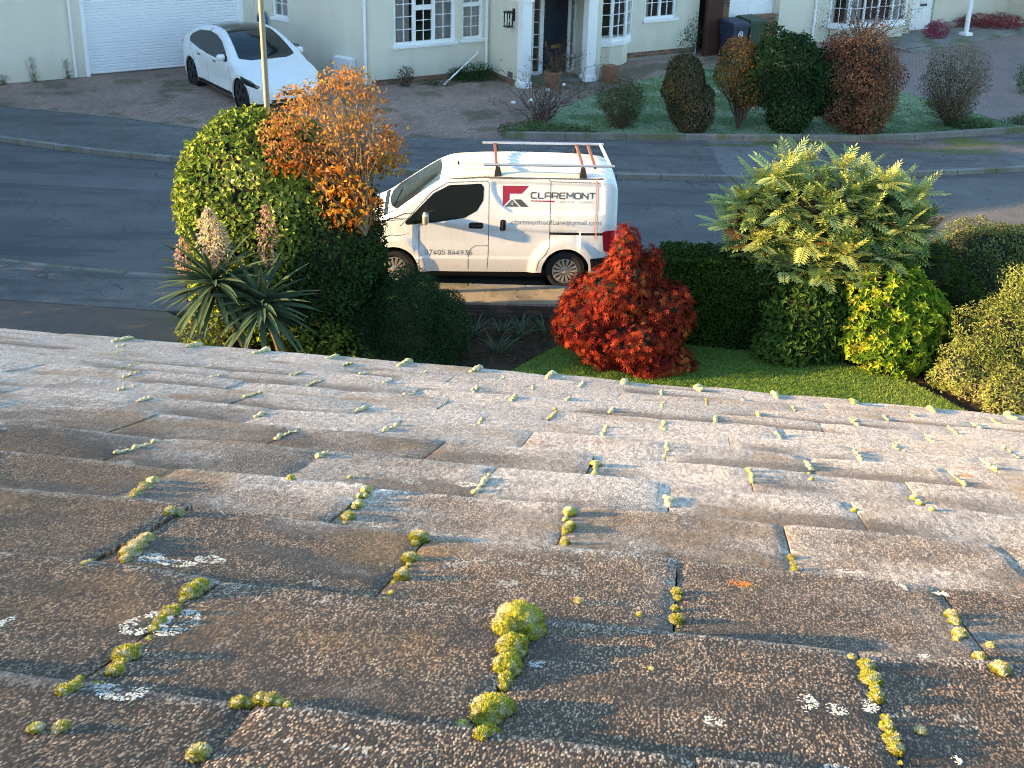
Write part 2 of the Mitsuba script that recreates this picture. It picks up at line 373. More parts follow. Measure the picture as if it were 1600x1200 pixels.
k = thing('kerb', 'worn concrete kerb along the far side of the road', 'kerb', kind='structure')
stones(k, FAR_KERB, 0.915, 0.125, 0.15, 0.006, 1, -13, 13, seed=1)
k = thing('kerb', 'concrete kerb on the near side of the road beside the van', 'kerb', kind='structure')
stones(k, NEAR_KERB, 0.915, 0.125, 0.15, 0.006, -1, -11, 10, seed=2)
k = thing('edging', 'concrete edging along the back of the far pavement', 'edging', kind='structure')
stones(k, [p for p in FAR_BACK if p[0] < -6.5], 0.915, 0.06, 0.2, 0.03, 1, -14, -6.8, seed=3)
stones(k, [(-.3, 29.26), (4.13, 29.56), (8.21, 29.89), (11.79, 31.08), (14, 32)], 1.3, 0.13, 0.3, 0.13, 1, -1, 14, seed=4)

# low brick wall between the pavement and the front garden
k = thing('garden_wall', 'low dark brick wall between the front garden bed and the pavement', 'wall')
mb = MB().box(-2.5, 5.0, 19.17, 19.245, -0.16, 0.0)
part(k, 'mortar_bed', mb.mesh(), 'mat_mortar')
rg = np.random.default_rng(5)
bx = mverts(rounded_box(0.215, 0.1, 0.062, 0.006, 3))
bsh = [mikit.ply(bx, b) for b in BRICKS]
for c in range(3):
    for i in range(20):
        x = -1.6 + i * 0.225 + (c % 2) * 0.1125
        part_copy(k, 'brick', bsh[rg.choice([1, 2, 2])], T().translate([x, 19.2 + rg.uniform(-.006, .006), -0.125 + c * 0.0715]).rotate([0, 0, 1], float(rg.uniform(-1.5, 1.5))))

# ------------------------------------------------------------------ foliage tools
def crown(rng, blobs, n, depth=0.16, bump=0.14, bscale=1.6, zmin=-0.1):
    """Leaf places near the surface of a union of ellipsoids ((centre), (radii)): positions and outward normals."""
    P, N = [], []
    w = np.array([(b[1][0] * b[1][1] + b[1][0] * b[1][2] + b[1][1] * b[1][2]) for b in blobs]); w = w / w.sum()
    need = n
    for _ in range(8):
        m = int(need * 1.6) + 64
        which = rng.choice(len(blobs), m, p=w)
        C = np.array([b[0] for b in blobs], float)[which]; R = np.array([b[1] for b in blobs], float)[which]
        d = unit(rng.normal(size=(m, 3)))
        r = 1 - np.abs(rng.normal(0, depth, m))
        r = r * (1 + bump * 2 * (meshkit.fbm((C + R * d) * bscale, 3, 3) - 0.5) * 2)
        p = C + R * d * np.clip(r, 0.05, 1.5)[:, None]
        ok = p[:, 2] > zmin
        for j, (c, rr) in enumerate(blobs):
            ok &= ~((which != j) & (np.linalg.norm((p - c) / rr, axis=1) < 0.72))
        P.append(p[ok]); N.append(unit(d / R)[ok])
        need -= ok.sum()
        if need <= 0: break
    return np.vstack(P)[:n], np.vstack(N)[:n]

def leaf_mesh(pos, nrm, axis, L, W, col, fold=0.18, droop=0.15):
    n = len(pos)
    L = np.broadcast_to(L, (n,))[:, None]; W = np.broadcast_to(W, (n,))[:, None]
    axis = unit(axis); side = unit(np.cross(axis, nrm)); nn = np.cross(side, axis)
    mid = pos + axis * L * 0.45
    v = np.stack([pos, mid + side * W / 2 + nn * W * fold, pos + axis * L - nn * L * droop, mid - side * W / 2 + nn * W * fold], 1).reshape(-1, 3)
    b = np.arange(n)[:, None] * 4
    f = np.vstack([b + [0, 1, 2], b + [0, 2, 3]])
    return v, f, np.repeat(col, 4, axis=0)

def palette(rng, pos, cols, weights, scale=1.6, jitter=0.25, seed=0):
    """A colour per leaf: kinds mixed by chance and, from clump to clump, by noise."""
    cols = np.array(cols, float); w = np.array(weights, float) / np.sum(weights)
    t = np.clip(0.55 * rng.random(len(pos)) + 0.45 * np.clip((meshkit.fbm(pos * scale, 3, seed + 7) - 0.5) * 2.2 + 0.5, 0, 0.999), 0, 0.999)
    c = cols[np.searchsorted(np.cumsum(w), t, side='right').clip(0, len(cols) - 1)]
    return np.clip(c * (1 + jitter * (rng.random((len(pos), 1)) * 2 - 1)), 0.002, 0.95)

def foliage(rng, blobs, n, L, W, cols, weights, depth=0.16, bump=0.14, spread=0.75, up=0.25, bscale=1.6, zmin=-0.1, scale=1.6, droop=0.15, hang=0.0):
    p, nr = crown(rng, blobs, n, depth, bump, bscale, zmin)
    nn = unit(nr + spread * rng.normal(size=p.shape) * 0.6 + [0, 0, up])
    ax = unit(np.cross(nn, rng.normal(size=p.shape)) + 0.25 * nr + [0, 0, -hang])
    s = rng.uniform(0.65, 1.25, len(p))
    return leaf_mesh(p, nn, ax, L * s, W * s, palette(rng, p, cols, weights, scale), droop=droop)

def branches(rng, base, tips, r0, r1=0.004, col=(0.10, 0.075, 0.05), wob=0.12, fork=0.35):
    mb = MB()
    base = np.asarray(base, float)
    for t in tips:
        t = np.asarray(t, float); s = np.linspace(0, 1, 7)[:, None]
        mid = base + (t - base) * [fork, fork, 0.55]
        q = (1 - s) ** 2 * base + 2 * s * (1 - s) * mid + s ** 2 * t
        q[1:-1] += rng.normal(0, wob * 0.15, (5, 3))
        mb.tube(q, np.linspace(r0, r1, 7), 5, col=np.array(col) * rng.uniform(0.8, 1.2))
    return mb

_core_m = trimesh.creation.icosphere(subdivisions=3)
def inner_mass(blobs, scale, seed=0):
    """Solid dark core added inside a bush: blocks the sun and darkens the gaps between leaves."""
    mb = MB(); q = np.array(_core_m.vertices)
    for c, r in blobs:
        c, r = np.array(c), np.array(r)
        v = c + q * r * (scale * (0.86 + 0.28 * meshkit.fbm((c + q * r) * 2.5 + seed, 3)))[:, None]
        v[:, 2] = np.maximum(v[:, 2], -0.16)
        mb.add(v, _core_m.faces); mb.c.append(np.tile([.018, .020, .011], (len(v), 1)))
    return mb

def shrub(name, label, cat, blobs, n, L, W, cols, weights, seed, base=None, ntips=14, r0=0.02, bark=(0.09, 0.065, 0.045), mat_='mat_leaf', group=None, extra_tips=None, core=None, **kw):
    rng = np.random.default_rng(seed)
    k = thing(name, label, cat, group)
    if core:
        mb = inner_mass(blobs, core, seed)  # opaque filler, added so the sun does not leak through the leaves
        part(k, 'inner_twigs', mb.mesh(), 'mat_bark', True, mb.col(), kind='stuff')
    v, f, c = foliage(rng, blobs, n, L, W, cols, weights, **kw)
    part(k, 'crown', (v, f), mat_, color=c, kind='stuff')
    if base is not None:
        tp, _ = crown(rng, blobs, ntips, 0.12, 0.05)
        tips = list(tp) + list(extra_tips or [])
        mb = branches(rng, base, tips, r0, col=bark)
        part(k, 'branches' if r0 < 0.03 else 'trunk', mb.mesh(), 'mat_bark', color=mb.col())
    return k

GREEN = [(0.028, 0.050, 0.012), (0.045, 0.078, 0.018), (0.085, 0.115, 0.025), (0.14, 0.155, 0.04)]

# ------------------------------------------------------------------ the house below the camera: tiled roof
near_house = thing('tiled_house', 'house whose brown granular tiled roof slopes away in the foreground', 'house')
def R3(u, v, h): return RO + np.asarray(u)[..., None] * RU + np.asarray(v)[..., None] * RV + np.asarray(h)[..., None] * RN
def rbox(u0, u1, v0, v1, h0, h1): return MB().box(u0, u1, v0, v1, h0, h1, fr=lambda p: R3(p[:, 0], p[:, 1], p[:, 2])).mesh()
ROWS = 13
EAVE_V = ROWS * GAUGE
roof = part(near_house, 'roof', rbox(-7, 7, -3.0, EAVE_V - 0.05, -0.12, -0.035), 'mat_gap')
hw = frame(RO, [RU[0], RU[1], 0], [_vh[0], _vh[1], 0])
eave_z = (RO + RV * EAVE_V)[2] - CAM[2] + 0.5963
part(near_house, 'wall', MB().box(-6.8, 6.8, -8, EAVE_V * math.cos(SLOPE) - 0.45, -RO[2] - 0.2, -EAVE_V * math.sin(SLOPE) - 0.02, fr=hw).mesh(), 'mat_brick_red')
part(near_house, 'gutter', MB().tube([R3(np.array(-6.9), np.array(EAVE_V + 0.02), np.array(-0.14)), R3(np.array(6.9), np.array(EAVE_V + 0.02), np.array(-0.14))], 0.055, 10).mesh(), 'mat_black')
back = R3(np.array([-7, 7, 7, -7.0]), np.array([-3.0, -3.0, -2.9, -2.9]), np.array([-.03, -.03, -.1, -.1]))
part(near_house, 'back_roof', MB().add(np.array([R3(np.array(-7.0), np.array(-3.0), np.array(-.03)), R3(np.array(7.0), np.array(-3.0), np.array(-.03)),
     R3(np.array(7.0), np.array(-3.0), np.array(-.03)) - _vh * 4.4 - [0, 0, 1.75], R3(np.array(-7.0), np.array(-3.0), np.array(-.03)) - _vh * 4.4 - [0, 0, 1.75]]), [[0, 1, 2, 3]]).mesh(), 'mat_roof_far')

def row_off(k): return (0.955 - 0.030 * k) if k % 2 else (0.43 - 0.028 * k)
_tile_par = {}
def tile_params(k, i):
    if (k, i) not in _tile_par:
        g = np.random.default_rng(9000 + k * 131 + i)
        _tile_par[(k, i)] = dict(tw=g.normal(0, .0012), bow=g.uniform(.0, .0030), lift=g.normal(0, .0008), tail=g.uniform(-.001, .004), seed=int(g.integers(1 << 20)), hb=-abs(g.normal(0, .0022)) - .0006)
    return _tile_par[(k, i)]
def tile_h(k, i, a, b):
    """Height of the tile's top over the roof plane; a across (0-1), b down the slope (0-1)."""
    q = tile_params(k, i)
    h = -0.007 + 0.0155 * b + q['lift'] + q['tail'] * b + q['tw'] * (a - .5) * 2 * (0.3 + b) + q['bow'] * (1 - (2 * a - 1) ** 2) * (0.4 + 0.6 * b) + q['hb'] * np.sin(np.pi * np.clip(b, 0, 1)) * (1.15 - .55 * (2 * a - 1) ** 2)
    u, v = (row_off(k) + i + a) * TW, (k - 1 + b) * GAUGE
    p = np.stack([u * 5, v * 5, np.zeros_like(u)], -1)
    h = h + 0.007 * (meshkit.fbm(p, 2) - 0.5) + 0.0020 * (meshkit.fbm(p * 9 + q['seed'] % 97, 2, 3) - 0.5)
    return h
def surf_h(u, v):
    k = int(np.clip(math.floor(v / GAUGE) + 1, -1, ROWS)); x = u / TW - row_off(k); i = math.floor(x)
    return float(tile_h(k, i, np.array([x - i]), np.array([v / GAUGE - (k - 1)]))[0])

n_tiles = 0
for k in range(-1, ROWS + 1):
    vmid = 0.71 + k * GAUGE
    half = 0.43 * max(vmid, 0.6) + 0.45
    i0, i1 = math.floor(-half / TW - row_off(k)), math.ceil(half / TW - row_off(k))
    for i in range(i0, i1):
        nu, nv = (28, 30) if k <= 3 else (16, 14) if k <= 7 else (10, 8)
        gap = 0.002 / TW
        q = tile_params(k, i); g = np.random.default_rng(q['seed'])
        slide = g.normal(0, 0.004)
        a, b = np.linspace(0.5 * gap, 1 - 0.5 * gap, nu), np.concatenate([[-0.06], np.linspace(0.0, 0.985, nv - 2), [1.0]])
        A, B = np.meshgrid(a, b, indexing='ij')
        H = tile_h(k, i, A, B)
        H[:, 0] -= 0.004; H[:, -1] -= 0.003
        U = (row_off(k) + i + A) * TW
        Vv = (k - 1 + B) * GAUGE + slide * (B > 0) + 0.004 * (meshkit.fbm(np.stack([U * 22, U * 0, np.full_like(U, k)], -1), 2) - .5) * (B > 0.9)
        H[0] -= 0.0015; H[-1] -= 0.0015
        # skirts: sides and tail
        U2 = np.vstack([U[:1], U, U[-1:]]); V2 = np.vstack([Vv[:1], Vv, Vv[-1:]]); H2 = np.vstack([H[:1] - .018, H, H[-1:] - .018])
        U2 = np.hstack([U2, U2[:, -1:]]); V2 = np.hstack([V2, V2[:, -1:] - .001]); H2 = np.hstack([H2, H2[:, -1:] - .022])
        n0, n1 = U2.shape
        I, J = np.meshgrid(np.arange(n0 - 1), np.arange(n1 - 1), indexing='ij')
        f = np.stack([I * n1 + J, (I + 1) * n1 + J, (I + 1) * n1 + J + 1, I * n1 + J + 1], -1).reshape(-1, 4)
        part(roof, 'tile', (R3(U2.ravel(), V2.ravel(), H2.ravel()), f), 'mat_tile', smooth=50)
        n_tiles += 1

# lichen crusts on the tiles
LICHEN = [(-0.326, 0.189, 0.02, 0.011), (-0.305, 0.198, 0.019, 0.012), (-0.43, 0.452, 0.015, 0.007), (-0.4, 0.439, 0.02, 0.005), (-0.374, 0.469, 0.017, 0.005), (-0.263, -0.009, 0.02, 0.006), (0.0, 0.209, 0.009, 0.003), (0.23, 0.039, 0.016, 0.007), (0.142, 0.115, 0.008, 0.004), (0.319, 0.805, 0.016, 0.003), (0.33, 0.345, 0.008, 0.003), (0.217, 0.179, 0.009, 0.007), (0.283, 0.068, 0.013, 0.004), (0.309, 0.068, 0.015, 0.005), (0.315, 0.105, 0.004, 0.003), (-0.434, 0.151, 0.005, 0.006), (-0.583, 0.793, 0.023, 0.006), (-0.25, 0.702, 0.011, 0.005), (-0.37, 1.032, 0.021, 0.007), (0.265, 0.189, 0.008, 0.005), (0.362, 0.665, 0.006, 0.005), (0.403, 0.658, 0.01, 0.004), (0.238, 0.17, 0.01, 0.005), (-0.223, 1.206, 0.02, 0.006)]
LICHEN_O = [(0.181, 0.606, 0.015, 0.005), (0.675, 2.087, 0.019, 0.005), (0.695, 1.989, 0.016, 0.005)]
def lichen_patch(u, v, ru, rv, seed, ring):
    """A crust of small flakes: irregular, thin, with gaps."""
    g = np.random.default_rng(seed); mb = MB()
    n = int(np.clip(ru * rv * 8e5, 40, 620))
    for _ in range(n):
        t, r = g.uniform(0, 2 * np.pi), np.sqrt(g.beta(2.4, 1.6) if ring else g.beta(1.0, 1.6))
        if meshkit.noise(np.array([math.cos(t) * 2.2, math.sin(t) * 2.2, seed * 3.1])) * .6 + g.random() * .4 < .40: continue
        rr = r * (0.75 + 0.5 * meshkit.noise(np.array([math.cos(t) * 1.5, math.sin(t) * 1.5, seed * 1.7])))
        cu, cv = u + ru * rr * math.cos(t), v + rv * rr * math.sin(t)
        s = g.uniform(0.0005, 0.0019); m = 6
        an = np.sort(g.uniform(0, 2 * np.pi, m)); rad = s * g.uniform(0.6, 1.2, m)
        h = surf_h(cu, cv) + 0.0004
        uu, vv = np.append(cu + rad * np.cos(an), cu), np.append(cv + rad * np.sin(an) * 1.3, cv)
        P = R3(uu, vv, np.append(np.full(m, h), h + g.uniform(.0004, .0010)))
        mb.add(P, [[j, (j + 1) % m, m] for j in range(m)])
    return mb.mesh()
for j, (u, v, ru, rv) in enumerate(LICHEN):
    part(roof, 'lichen_crust', lichen_patch(u, v, ru * .95, rv * 3.2, 100 + j, ru > .015), 'mat_lichen')
for j, (u, v, ru, rv) in enumerate(LICHEN_O):
    part(roof, 'lichen_crust', lichen_patch(u, v, ru, rv * 3, 200 + j, False), 'mat_lichen_orange', label='orange lichen crust')

# moss cushions: each strip along a joint is one plant
ICO = {s: trimesh.creation.icosphere(subdivisions=s) for s in (2, 3, 4, 5)}
def moss_mesh(lumps, seed, pale):
    """lumps: (u, v, radius) in the roof's plane; cushions with a fuzzy surface, coloured from tip to base."""
    g = np.random.default_rng(seed); out = []
    lumps = list(lumps)
    for (u0, v0, r0), (u1, v1, r1) in list(zip(lumps[:-1], lumps[1:])):   # small tufts that join the cushions along the joint
        gap = math.hypot(u1 - u0, v1 - v0)
        if 1.2 * (r0 + r1) < gap < .16:
            for t in np.linspace(0, 1, max(3, int(gap / .016)))[1:-1]:
                if g.random() < .75: lumps.append((u0 + (u1 - u0) * t + g.normal(0, .0016), v0 + (v1 - v0) * t, min(r0, r1) * g.uniform(.40, .80)))
    for u, v, r in lumps:
        mb = MB()
        s = 5 if r > .0095 and v < 0.8 else 4 if v < 0.9 else 3 if v < 2.2 else 2
        q = np.array(ICO[s].vertices); d = q.copy()
        lump = meshkit.fbm(d * 1.9 + g.uniform(0, 50, 3), 3, seed)
        fuzz = meshkit.noise(d * (r * 2600) + g.uniform(0, 50, 3), seed) if s > 2 else 0.5
        rad = r * (0.80 + 0.46 * lump) + 0.0011 * (fuzz - 0.5) * min(1, r / .006)
        w = d * rad[:, None] * [1.0 * g.uniform(.85, 1.1), g.uniform(1.25, 1.8), g.uniform(.66, .85)]
        h = surf_h(u, v) + r * 0.12
        P = R3(u + w[:, 0], v + w[:, 1], h + w[:, 2])
        tip = np.clip((fuzz if s > 2 else g.random(len(q))) * 1.1 - 0.05 + 0.25 * (d[:, 2]), 0, 1)[:, None]
        dry = np.clip((meshkit.fbm(d * 1.2 + seed, 2, 5) - .5) * 3.4 + pale + .35 * d[:, 2] - .1, 0, 1)[:, None]
        c = np.array([0.060, 0.066, 0.012]) * (1 - tip) + np.array([0.34, 0.335, 0.042]) * tip
        c = c * (1 - dry * 0.8) + np.array([0.47, 0.43, 0.31]) * dry * 0.8
        brown = np.clip((meshkit.fbm(d * 2.2 + seed * 3.1, 2, 9) - .62) * 5, 0, 1)[:, None]
        c = c * (1 - brown * .6) + np.array([0.16, 0.09, 0.035]) * brown * .6
        mb.add(P, ICO[s].faces, None); mb.c.append(c)
        if s > 3:
            nb = int(np.clip(r * 200000, 600, 3800)); i = g.integers(0, len(q), nb)
            dn = unit(R3(w[i, 0], w[i, 1], w[i, 2] * 1.3) - RO + g.normal(0, .003, (nb, 3)))
            v2, f2, c2 = leaf_mesh(P[i] - dn * .0006, unit(g.normal(size=(nb, 3))), dn, g.uniform(.0014, .0034, nb) * min(1, r / .008 + .3), g.uniform(.0005, .0009, nb), np.clip(c[i] * g.uniform(.55, 1.6, (nb, 1)), 0, .9))
            mb.add(v2, f2); mb.c.append(c2)
        out.append(mb)
    return out
def moss_thing(name, lumps, seed, pale, lab, group, split=True):
    k, ms = thing(name, lab, 'moss', group), moss_mesh(lumps, seed, pale)
    if split:
        for mb in ms: part(k, 'cushion', mb.mesh(), 'mat_moss', True, mb.col())
    else:
        al = MB()
        for mb in ms: al.add(*mb.mesh()); al.c.append(mb.col())
        part(k, 'cushions', al.mesh(), 'mat_moss', True, al.col(), kind='stuff')
MOSS = [
 ('big bright green moss strip in the nearest joint, lower centre', 0.0, [(-0.027, 0.306, 0.019), (-0.034, 0.29, .014), (-0.015, .292, .013), (-0.024, 0.229, 0.013), (-0.022, 0.187, 0.012), (-0.018, 0.144, 0.004), (-.019, .16, .006), (-0.019, 0.091, 0.014), (-.021, .07, .011), (-0.014, 0.037, 0.008), (-0.012, 0.009, 0.009), (-0.012, -0.016, 0.005)]),
 ('moss strip with a round pale cushion at its top, left of the big bright strip', 0.15, [(-0.191, 0.664, 0.011), (-0.182, 0.571, 0.008), (-0.174, 0.493, 0.008), (-0.171, 0.427, 0.003), (-0.169, 0.382, 0.007)]),
 ('narrow yellow moss strip right of centre, one course above the big strip', 0.1, [(-0.041, 0.978, 0.010), (-0.034, 0.873, 0.008), (-0.03, 0.794, 0.006), (-0.028, 0.738, 0.006), (-0.026, 0.695, 0.007)]),
 ('long moss strip crossing a white lichen ring at lower left', 0.1, [(-0.326, 0.309, 0.007), (-0.326, 0.286, 0.009), (-0.319, 0.221, 0.007), (-0.317, 0.193, 0.005), (-0.314, 0.173, 0.004), (-0.308, 0.105, 0.009), (-0.301, 0.069, 0.006), (-0.298, 0.011, 0.009), (-0.294, -0.014, 0.004), (-0.297, -0.024, 0.005)]),
 ('pale moss strip at far left above the lichen ring', 0.5, [(-0.469, 0.526, 0.008), (-0.465, 0.494, 0.008), (-0.458, 0.459, 0.009), (-0.45, 0.429, 0.005), (-0.453, 0.351, 0.006), (-0.449, 0.33, 0.003), (-0.487, 0.64, 0.007), (-0.479, 0.65, 0.006)]),
 ('yellow moss strip in the nearest joint at lower right', 0.05, [(0.275, 0.295, 0.007), (0.274, 0.258, 0.008), (0.273, 0.214, 0.006), (0.272, 0.147, 0.005), (0.272, 0.121, 0.006), (0.272, 0.104, 0.005), (0.273, 0.056, 0.003), (0.276, 0.033, 0.004)]),
 ('moss strip at the right edge ending in a round pale cushion', 0.2, [(0.398, 0.568, 0.007), (0.396, 0.54, 0.005), (0.392, 0.493, 0.007), (0.385, 0.473, 0.004), (0.394, 0.411, 0.006), (0.392, 0.38, 0.004), (0.392, 0.322, 0.008)]),
 ('thin moss strip with two small cushions right of centre', 0.45, [(0.111, 0.545, 0.006), (0.113, 0.444, 0.007), (0.114, 0.407, 0.002), (0.115, 0.381, 0.002), (0.116, 0.356, 0.002)]),
 ('small moss dots in the dark open joint at right', 0.2, [(0.254, 0.848, 0.005), (0.253, 0.786, 0.005), (0.253, 0.752, 0.004), (0.255, 0.732, 0.005)]),
 ('yellow and white moss strip left of centre, third course up', 0.4, [(-0.336, 0.999, 0.008), (-0.326, 0.913, 0.008), (-0.318, 0.827, 0.008), (-0.312, 0.748, 0.006)]),
 ('moss strip lying along a tile edge at the bottom left', 0.0, [(-0.181, -0.005, 0.005), (-0.174, -0.003, 0.004), (-0.167, -0.002, 0.005), (-0.160, -0.002, 0.005), (-0.153, -0.004, 0.004), (-0.147, -0.006, 0.003)]),
 ('moss row in a joint far up at the right, beside a dark shadow', 0.35, [(0.351, 1.812, 0.009), (0.353, 1.75, 0.007), (0.352, 1.668, 0.005)]),
 ('three moss dots in a joint below the dark open joint', 0.4, [(0.387, 1.304, 0.006), (0.382, 1.108, 0.007), (0.379, 1.05, 0.006)]),
 ('three pale moss dots in a joint near the right edge', 0.5, [(0.526, 1.588, 0.008), (0.526, 1.529, 0.007), (0.515, 1.354, 0.006)]),
 ('yellow moss strip in a joint up the middle of the roof', 0.2, [(-0.048, 1.622, 0.011), (-0.042, 1.502, 0.008), (-0.04, 1.428, 0.007)]),
 ('whitish moss strip at left with two separate dots below it', 0.6, [(-0.625, 0.925, 0.008), (-0.618, 0.881, 0.008), (-0.612, 0.837, 0.007), (-0.605, 0.802, 0.005), (-.6, .74, .006), (-.595, .70, .006)]),
]
for j, (lab, pale, lumps) in enumerate(MOSS):
    moss_thing('moss_strip', lumps, 300 + j, pale, lab, 'moss strips in the tile joints')
ISO = [(-0.215, 0.388, 0.005), (-0.191, 0.407, 0.003), (-0.313, 0.352, 0.004), (-0.27, -0.084, 0.005), (-0.283, -0.09, 0.004), (0.014, 0.46, 0.004), (-0.03, 0.038, 0.004), (-0.035, 0.049, 0.004), (-0.049, 0.012, 0.004), (0.069, 0.026, 0.003), (-0.176, -0.093, 0.006), (0.076, 0.443, 0.003), (-0.01, 0.695, 0.004), (0.297, 0.152, 0.004), (0.415, 0.463, 0.004), (-0.456, 1.027, 0.007), (-0.405, 1.18, 0.005), (0.265, 0.317, 0.003), (0.093, 0.221, 0.002)]
ORD = ['first', 'second', 'third', 'fourth', 'fifth', 'sixth', 'seventh', 'eighth', 'ninth', 'tenth', 'eleventh', 'twelfth', 'thirteenth', 'fourteenth', 'fifteenth', 'sixteenth', 'seventeenth', 'eighteenth', 'nineteenth', 'twentieth', 'twenty-first', 'twenty-second', 'twenty-third']
for j, l in enumerate(sorted(ISO)):
    mb = moss_mesh([l], 400 + j, 0.45)[0]
    single('moss_dot', mb.mesh(), 'mat_moss', 'tiny round moss cushion alone on a near tile, %s such from the left' % ORD[j], 'moss', smooth=True, color=mb.col(), group='lone moss dots on the near tiles')
rg = np.random.default_rng(77)
used = [(-0.02, 1), (-.17, 2), (-.03, 3), (-.31, 1), (-.46, 2), (.27, 1), (.39, 2), (.11, 2), (.25, 3), (-.32, 3), (.35, 5), (.38, 4), (.52, 5), (-.04, 5), (-.61, 3)]
for k in range(3, ROWS + 1):
    half = 0.40 * (0.71 + k * GAUGE) + 0.25
    us = [(row_off(k) + i) * TW for i in range(-12, 13)]
    us = [u for u in us if abs(u) < half and not any(abs(u - a) < .08 and k == b for a, b in used)]
    m = 0
    for u in us:
        if k < ROWS and rg.random() < 0.30: continue
        vt = k * GAUGE
        if k == ROWS:
            L = [(u + rg.normal(0, .004), vt - 0.012 - d, r) for d, r in ((0.0, rg.uniform(.014, .020)), (0.032, rg.uniform(.013, .017)), (.062, rg.uniform(.012, .015)), (.092, rg.uniform(.010, .014)), (0.125, rg.uniform(.011, .015)), (0.16, rg.uniform(.007, .012)))]
        else:
            n = rg.integers(4, 10); d0 = rg.uniform(0.005, .12); L = []
            for d in np.linspace(d0, min(d0 + rg.uniform(.05, .22), .33), n):
                L.append((u + rg.normal(0, .0025), vt - d + rg.normal(0, .006), rg.uniform(.0028, .0060) * (1 + .04 * k)))
        where = 'of the eave course' if k == ROWS else 'of the %s course above the eave' % ORD[ROWS - k - 1]
        moss_thing('moss_strip', L, 500 + k * 40 + m, rg.uniform(0.7, 1.3) if k < ROWS else 0.75, 'pale moss in a joint %s, %s from left' % (where, ORD[m]), 'moss strips in the tile joints', k == ROWS)
        m += 1

# ------------------------------------------------------------------ vehicles
def pchip(pts):
    from scipy.interpolate import PchipInterpolator
    p = np.array(pts, float); o = np.argsort(p[:, 0]); p = p[o]
    f = PchipInterpolator(p[:, 0], p[:, 1])
    return lambda x: f(np.clip(x, p[0, 0], p[-1, 0]))
def sstep(a, b, x):
    t = np.clip((x - a) / (b - a), 0, 1); return t * t * (3 - 2 * t)

class Body:
    """A vehicle body from its profile: side(x, z) is the half width, top(x, y) the height of the upper surface."""
    def __init__(self, top, hw, bottom, belt, tum, ry, rz, crown, detail=None, ribs=None):
        self.zt, self.hw, self.zb, self.belt = pchip(top), pchip(hw), pchip(bottom), pchip(belt)
        self.tum, self.ry, self.rz, self.cr, self.detail, self.ribs = tum, pchip(ry), pchip(rz), pchip(crown), detail, ribs
    def _side(self, x, z):
        y = self.hw(x) - self.tum * np.maximum(0, z - self.belt(x)) ** 1.15 - 0.25 * np.maximum(0, 0.55 - z) ** 2
        return y + (self.detail(x, z) if self.detail else 0)
    def edges(self, x):
        ze = self.zt(x) - self.cr(x); zc = ze - self.rz(x); yc = self._side(x, zc); yt = np.maximum(yc - self.ry(x), 0.05)
        return ze, zc, yc, yt
    def side(self, x, z):
        ze, zc, yc, yt = self.edges(x)
        t = np.clip((z - zc) / np.maximum(ze - zc, 1e-4), 0, 1)
        return np.where(z <= zc, self._side(x, np.minimum(z, zc)), yt + (yc - yt) * np.sqrt(1 - t ** 2))
    def top(self, x, y):
        ze, zc, yc, yt = self.edges(x); a = np.abs(y)
        t = np.clip((a - yt) / np.maximum(yc - yt, 1e-4), 0, 1)
        z = np.where(a <= yt, ze + self.cr(x) * (1 - (a / yt) ** 2), zc + (ze - zc) * np.sqrt(1 - t ** 2))
        return z + (self.ribs(x, y) if self.ribs else 0)
    def mesh(self, xs, n1=40, n2=10, n3=14):
        rows = []
        for x in xs:
            ze, zc, yc, yt = [float(q) for q in self.edges(x)]
            zs = np.linspace(float(self.zb(x)), zc, n1); ys = self._side(np.full(n1, x), zs)
            an = np.linspace(0, np.pi / 2, n2 + 1)[1:]; ya, za = yt + (yc - yt) * np.cos(an), zc + (ze - zc) * np.sin(an)
            yt_ = np.linspace(yt, 0, n3 + 1)[1:]; zt_ = self.top(np.full(n3, x), yt_)
            y = np.concatenate([ys, ya, yt_]); z = np.concatenate([zs, za, zt_])
            full = np.concatenate([np.stack([np.full(len(y), x), y, z], 1), np.stack([np.full(len(y) - 1, x), -y[-2::-1], z[-2::-1]], 1)])
            rows.append(full)
        g = np.array(rows); nx, ns = g.shape[:2]
        I, J = np.meshgrid(np.arange(nx - 1), np.arange(ns - 1), indexing='ij')
        q = np.stack([I * ns + J, I * ns + J + 1, (I + 1) * ns + J + 1, (I + 1) * ns + J], -1).reshape(-1, 4)
        i = np.arange(nx - 1)
        q = np.vstack([q, np.stack([i * ns + ns - 1, i * ns, (i + 1) * ns, (i + 1) * ns + ns - 1], 1)])
        tri = [q[:, [0, 1, 2]], q[:, [0, 2, 3]]]
        for base, flip in ((0, 0), ((nx - 1) * ns, 1)):
            j = np.arange(ns // 2); a, b, c, d = base + j, base + j + 1, base + ns - 2 - j, base + ns - 1 - j
            t = np.vstack([np.stack([a, d, c], 1), np.stack([a, c, b], 1)])
            t = t[(t[:, 0] != t[:, 1]) & (t[:, 1] != t[:, 2]) & (t[:, 0] != t[:, 2])]
            tri.append(t[:, ::-1] if flip else t)
        return g.reshape(-1, 3), np.vstack(tri)

def tri_poly(poly, size):
    out = MB()
    for g in getattr(poly, 'geoms', [poly]):
        if g.is_empty: continue
        x0, y0, x1, y1 = g.bounds
        v, f = trimesh.creation.triangulate_polygon(g, engine='earcut')
        v, f = trimesh.remesh.subdivide_to_size(np.column_stack([v, np.zeros(len(v))]), f, size, max_iter=12)[:2]
        out.add(v, f)
    return out.mesh()

